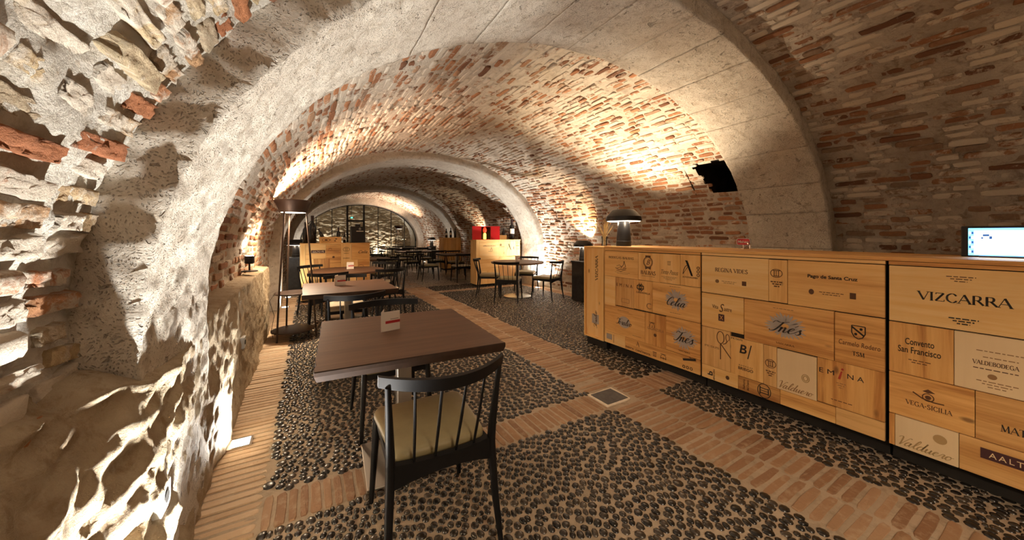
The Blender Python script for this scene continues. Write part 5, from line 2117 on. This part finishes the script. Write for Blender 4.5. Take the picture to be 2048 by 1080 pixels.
# beer tap sign
tp = empty('beer_tap', (3.45, 1.61, CZ1), R(-8), 'red beer tap sign on a chrome stand at the back of the counter', 'beer tap')
MB().box(-.03, .03, -.03, .03, 0, .006).build('foot', 'chrome', tp)
MB().tube([(0, 0, .004), (0, 0, .035)], .007, 10).build('stand', 'chrome', tp, smooth=True)
MB().tube([(0, -.055, .004), (0, -.055, .05), (-.03, -.055, .05)], .007, 8).build('spout', 'chrome', tp, smooth=True, sharp=40)
hh = rounded_poly([(-.062, -.032), (.062, -.032), (.062, .032), (-.062, .032)], .02)
pm = MB().prism(hh, -.006, .006)
sgn = pm.build('sign_rim', 'plastic_grey', tp, (0, 0, .065))
sgn.matrix_local = face_matrix('-x', (0, 0, .065))
pm2 = MB().prism([(x * .9, y * .86) for x, y in hh], .006, .0075).build('sign_face', 'red_print', sgn)
me = solid_print(text_mesh('Mahou', .095, .024, .1, .02), .0008)
to = link('lettering', me, 'paper', sgn, (0, 0, .0078))

# point-of-sale screen
ps = empty('touch_screen', (3.32, .24, CZ1), R(6), 'glowing touch screen in a black frame at the near end of the counter', 'screen')
MB().box(-.005, .10, -.09, .09, 0, .008, .003).build('stand', 'black_metal', ps)
MB().box(.012, .032, -.15, .15, .002, .178, .004).build('bezel', 'black_metal', ps)
MB().box(.0105, .0125, -.14, .125, .010, .166).build('display', 'screen_blue', ps)
MB().box(.0095, .0106, -.13, .105, .016, .152).build('window', 'screen_white', ps)
for k in range(5):
    for j in range(2):
        MB().box(.0092, .0106, .107 + j * .009, .114 + j * .009, .024 + k * .027, .038 + k * .027).build('icon', 'screen_white' if (k + j) % 2 else 'screen_dark', ps)
for (py, pz, w_, h_) in ((.065, .125, .022, .012), (.05, .112, .010, .016), (.078, .110, .008, .010)):
    MB().box(.0088, .0096, py - w_ / 2, py + w_ / 2, pz - h_ / 2, pz + h_ / 2).build('icon', 'screen_dark', ps)

# ------------------------------------------------------------------ far dining area
square_table(3.95, 9.80, 1.1, .9, 0, 'dark rectangular table right behind the second crate cabinet', 'table', 'dining tables', False)
chair(3.78, 9.05, 0, 'black chair in front of the table behind the second crate cabinet', 'vinyl_pale')
chair(3.05, 9.75, -90, 'black chair at the aisle end of the table behind the second cabinet')
chair(4.2, 10.55, 180, 'black chair on the far side of the table behind the second cabinet')
square_table(3.45, 12.1, 1.5, .9, 0, 'dark rectangular table in the third bay near the shadowed arch', 'table', 'dining tables', False)
chair(3.0, 11.4, 0, 'black chair, aisle one of the pair before the third-bay table')
chair(3.85, 11.4, 0, 'black chair, wall one of the pair before the third-bay table')
chair(2.45, 12.1, -90, 'black chair at the aisle end of the third-bay table')
chair(3.1, 12.85, 180, 'black chair behind the third-bay table, aisle side')
chair(3.85, 12.85, 180, 'black chair behind the third-bay table, wall side')
square_table(3.75, 15.2, 2.0, .9, 0, 'long dark table in the last bay before the glass front', 'table', 'dining tables', False, True)
for i, x in enumerate((3.0, 3.6, 4.2)):
    chair(x, 14.5, 0, ['black chair nearest the aisle before the long far table', 'middle black chair before the long far table',
                       'black chair nearest the wall before the long far table'][i])
    chair(x, 15.95, 180, ['black chair nearest the aisle behind the long far table', 'middle black chair behind the long far table',
                          'black chair nearest the wall behind the long far table'][i])
chair(2.55, 15.2, -90, 'black chair at the aisle head of the long far table')
round_table(1.30, 8.95, .50, 'round table half hidden behind the first crate cabinet')
chair(1.52, 8.22, 12, 'black chair on the aisle side of the half-hidden round table')
chair(1.45, 9.65, 170, 'black chair behind the half-hidden round table')

# ------------------------------------------------------------------ glass front
GY = 18.3
glz = empty('window_1', (VC, GY, 0), 0, 'black-framed arched glass front at the end of the cellar', None, None, 'structure')
ga, gh = VA - .30, VH - .30


def g_top(x):
    return VSPR + gh * math.sqrt(max(0, 1 - (x / ga) ** 2))


mull = [-2.63, -2.02, -1.36, -.69, .06, .73, 1.37, 2.05, 2.63]
for a, b in zip(mull[:-1], mull[1:]):
    n = 8
    xs = [a + (b - a) * i / n for i in range(n + 1)]
    out = [(x, 0.02) for x in (a, b)] + [(x, g_top(x) - .01) for x in reversed(xs)]
    v = [(x, 0, z) for x, z in out] + [(x, .01, z) for x, z in out]
    k = len(out)
    f = [tuple(range(k)), tuple(range(2 * k - 1, k - 1, -1))] + [(i, k + i, k + (i + 1) % k, (i + 1) % k) for i in range(k)]
    fix_normals(mk('pane', v, f, 'glass', glz))
for i, x in enumerate(mull):
    w = .045 if i in (3, 4) else .014
    MB().box(x - w, x + w, -.03, .04, 0, g_top(x)).build('mullion', 'black_metal', glz)
MB().box(-.69, .06, -.03, .04, 1.98, 2.06).build('door_header', 'black_metal', glz)
MB().box(-2.63, 2.63, -.02, .03, 0, .03).build('sill', 'black_metal', glz)
pts = [(-ga + 2 * ga * i / 40) for i in range(41)]
secs = []
for i in range(41):
    an = PI - PI * i / 40
    c, s_ = math.cos(an), math.sin(an)
    secs.append([((ga - .03) * c, -.03, VSPR + (gh - .03) * s_), ((ga + .03) * c, -.03, VSPR + (gh + .03) * s_), ((ga + .03) * c, .04, VSPR + (gh + .03) * s_),
                 ((ga - .03) * c, .04, VSPR + (gh - .03) * s_)])
fix_normals(MB().sweep(secs).build('arched_frame', 'black_metal', glz))
MB().box(-.60, -.57, -.09, -.06, .8, 1.5).build('door_handle', 'chrome', glz)
ex = empty('exit_sign', (2.04, 20.0, 2.26), 0, 'small lit green exit sign seen through the glass door', 'exit sign')
MB().box(-.11, .11, 0, .03, -.045, .045).build('case', 'black_metal', ex)
MB().box(-.05, .05, -.003, 0, -.025, .025).build('lit_panel', 'exit_green', ex)
MB().box(-.008, .008, .01, .025, .06, .9).build('hanger', 'black_metal', ex)
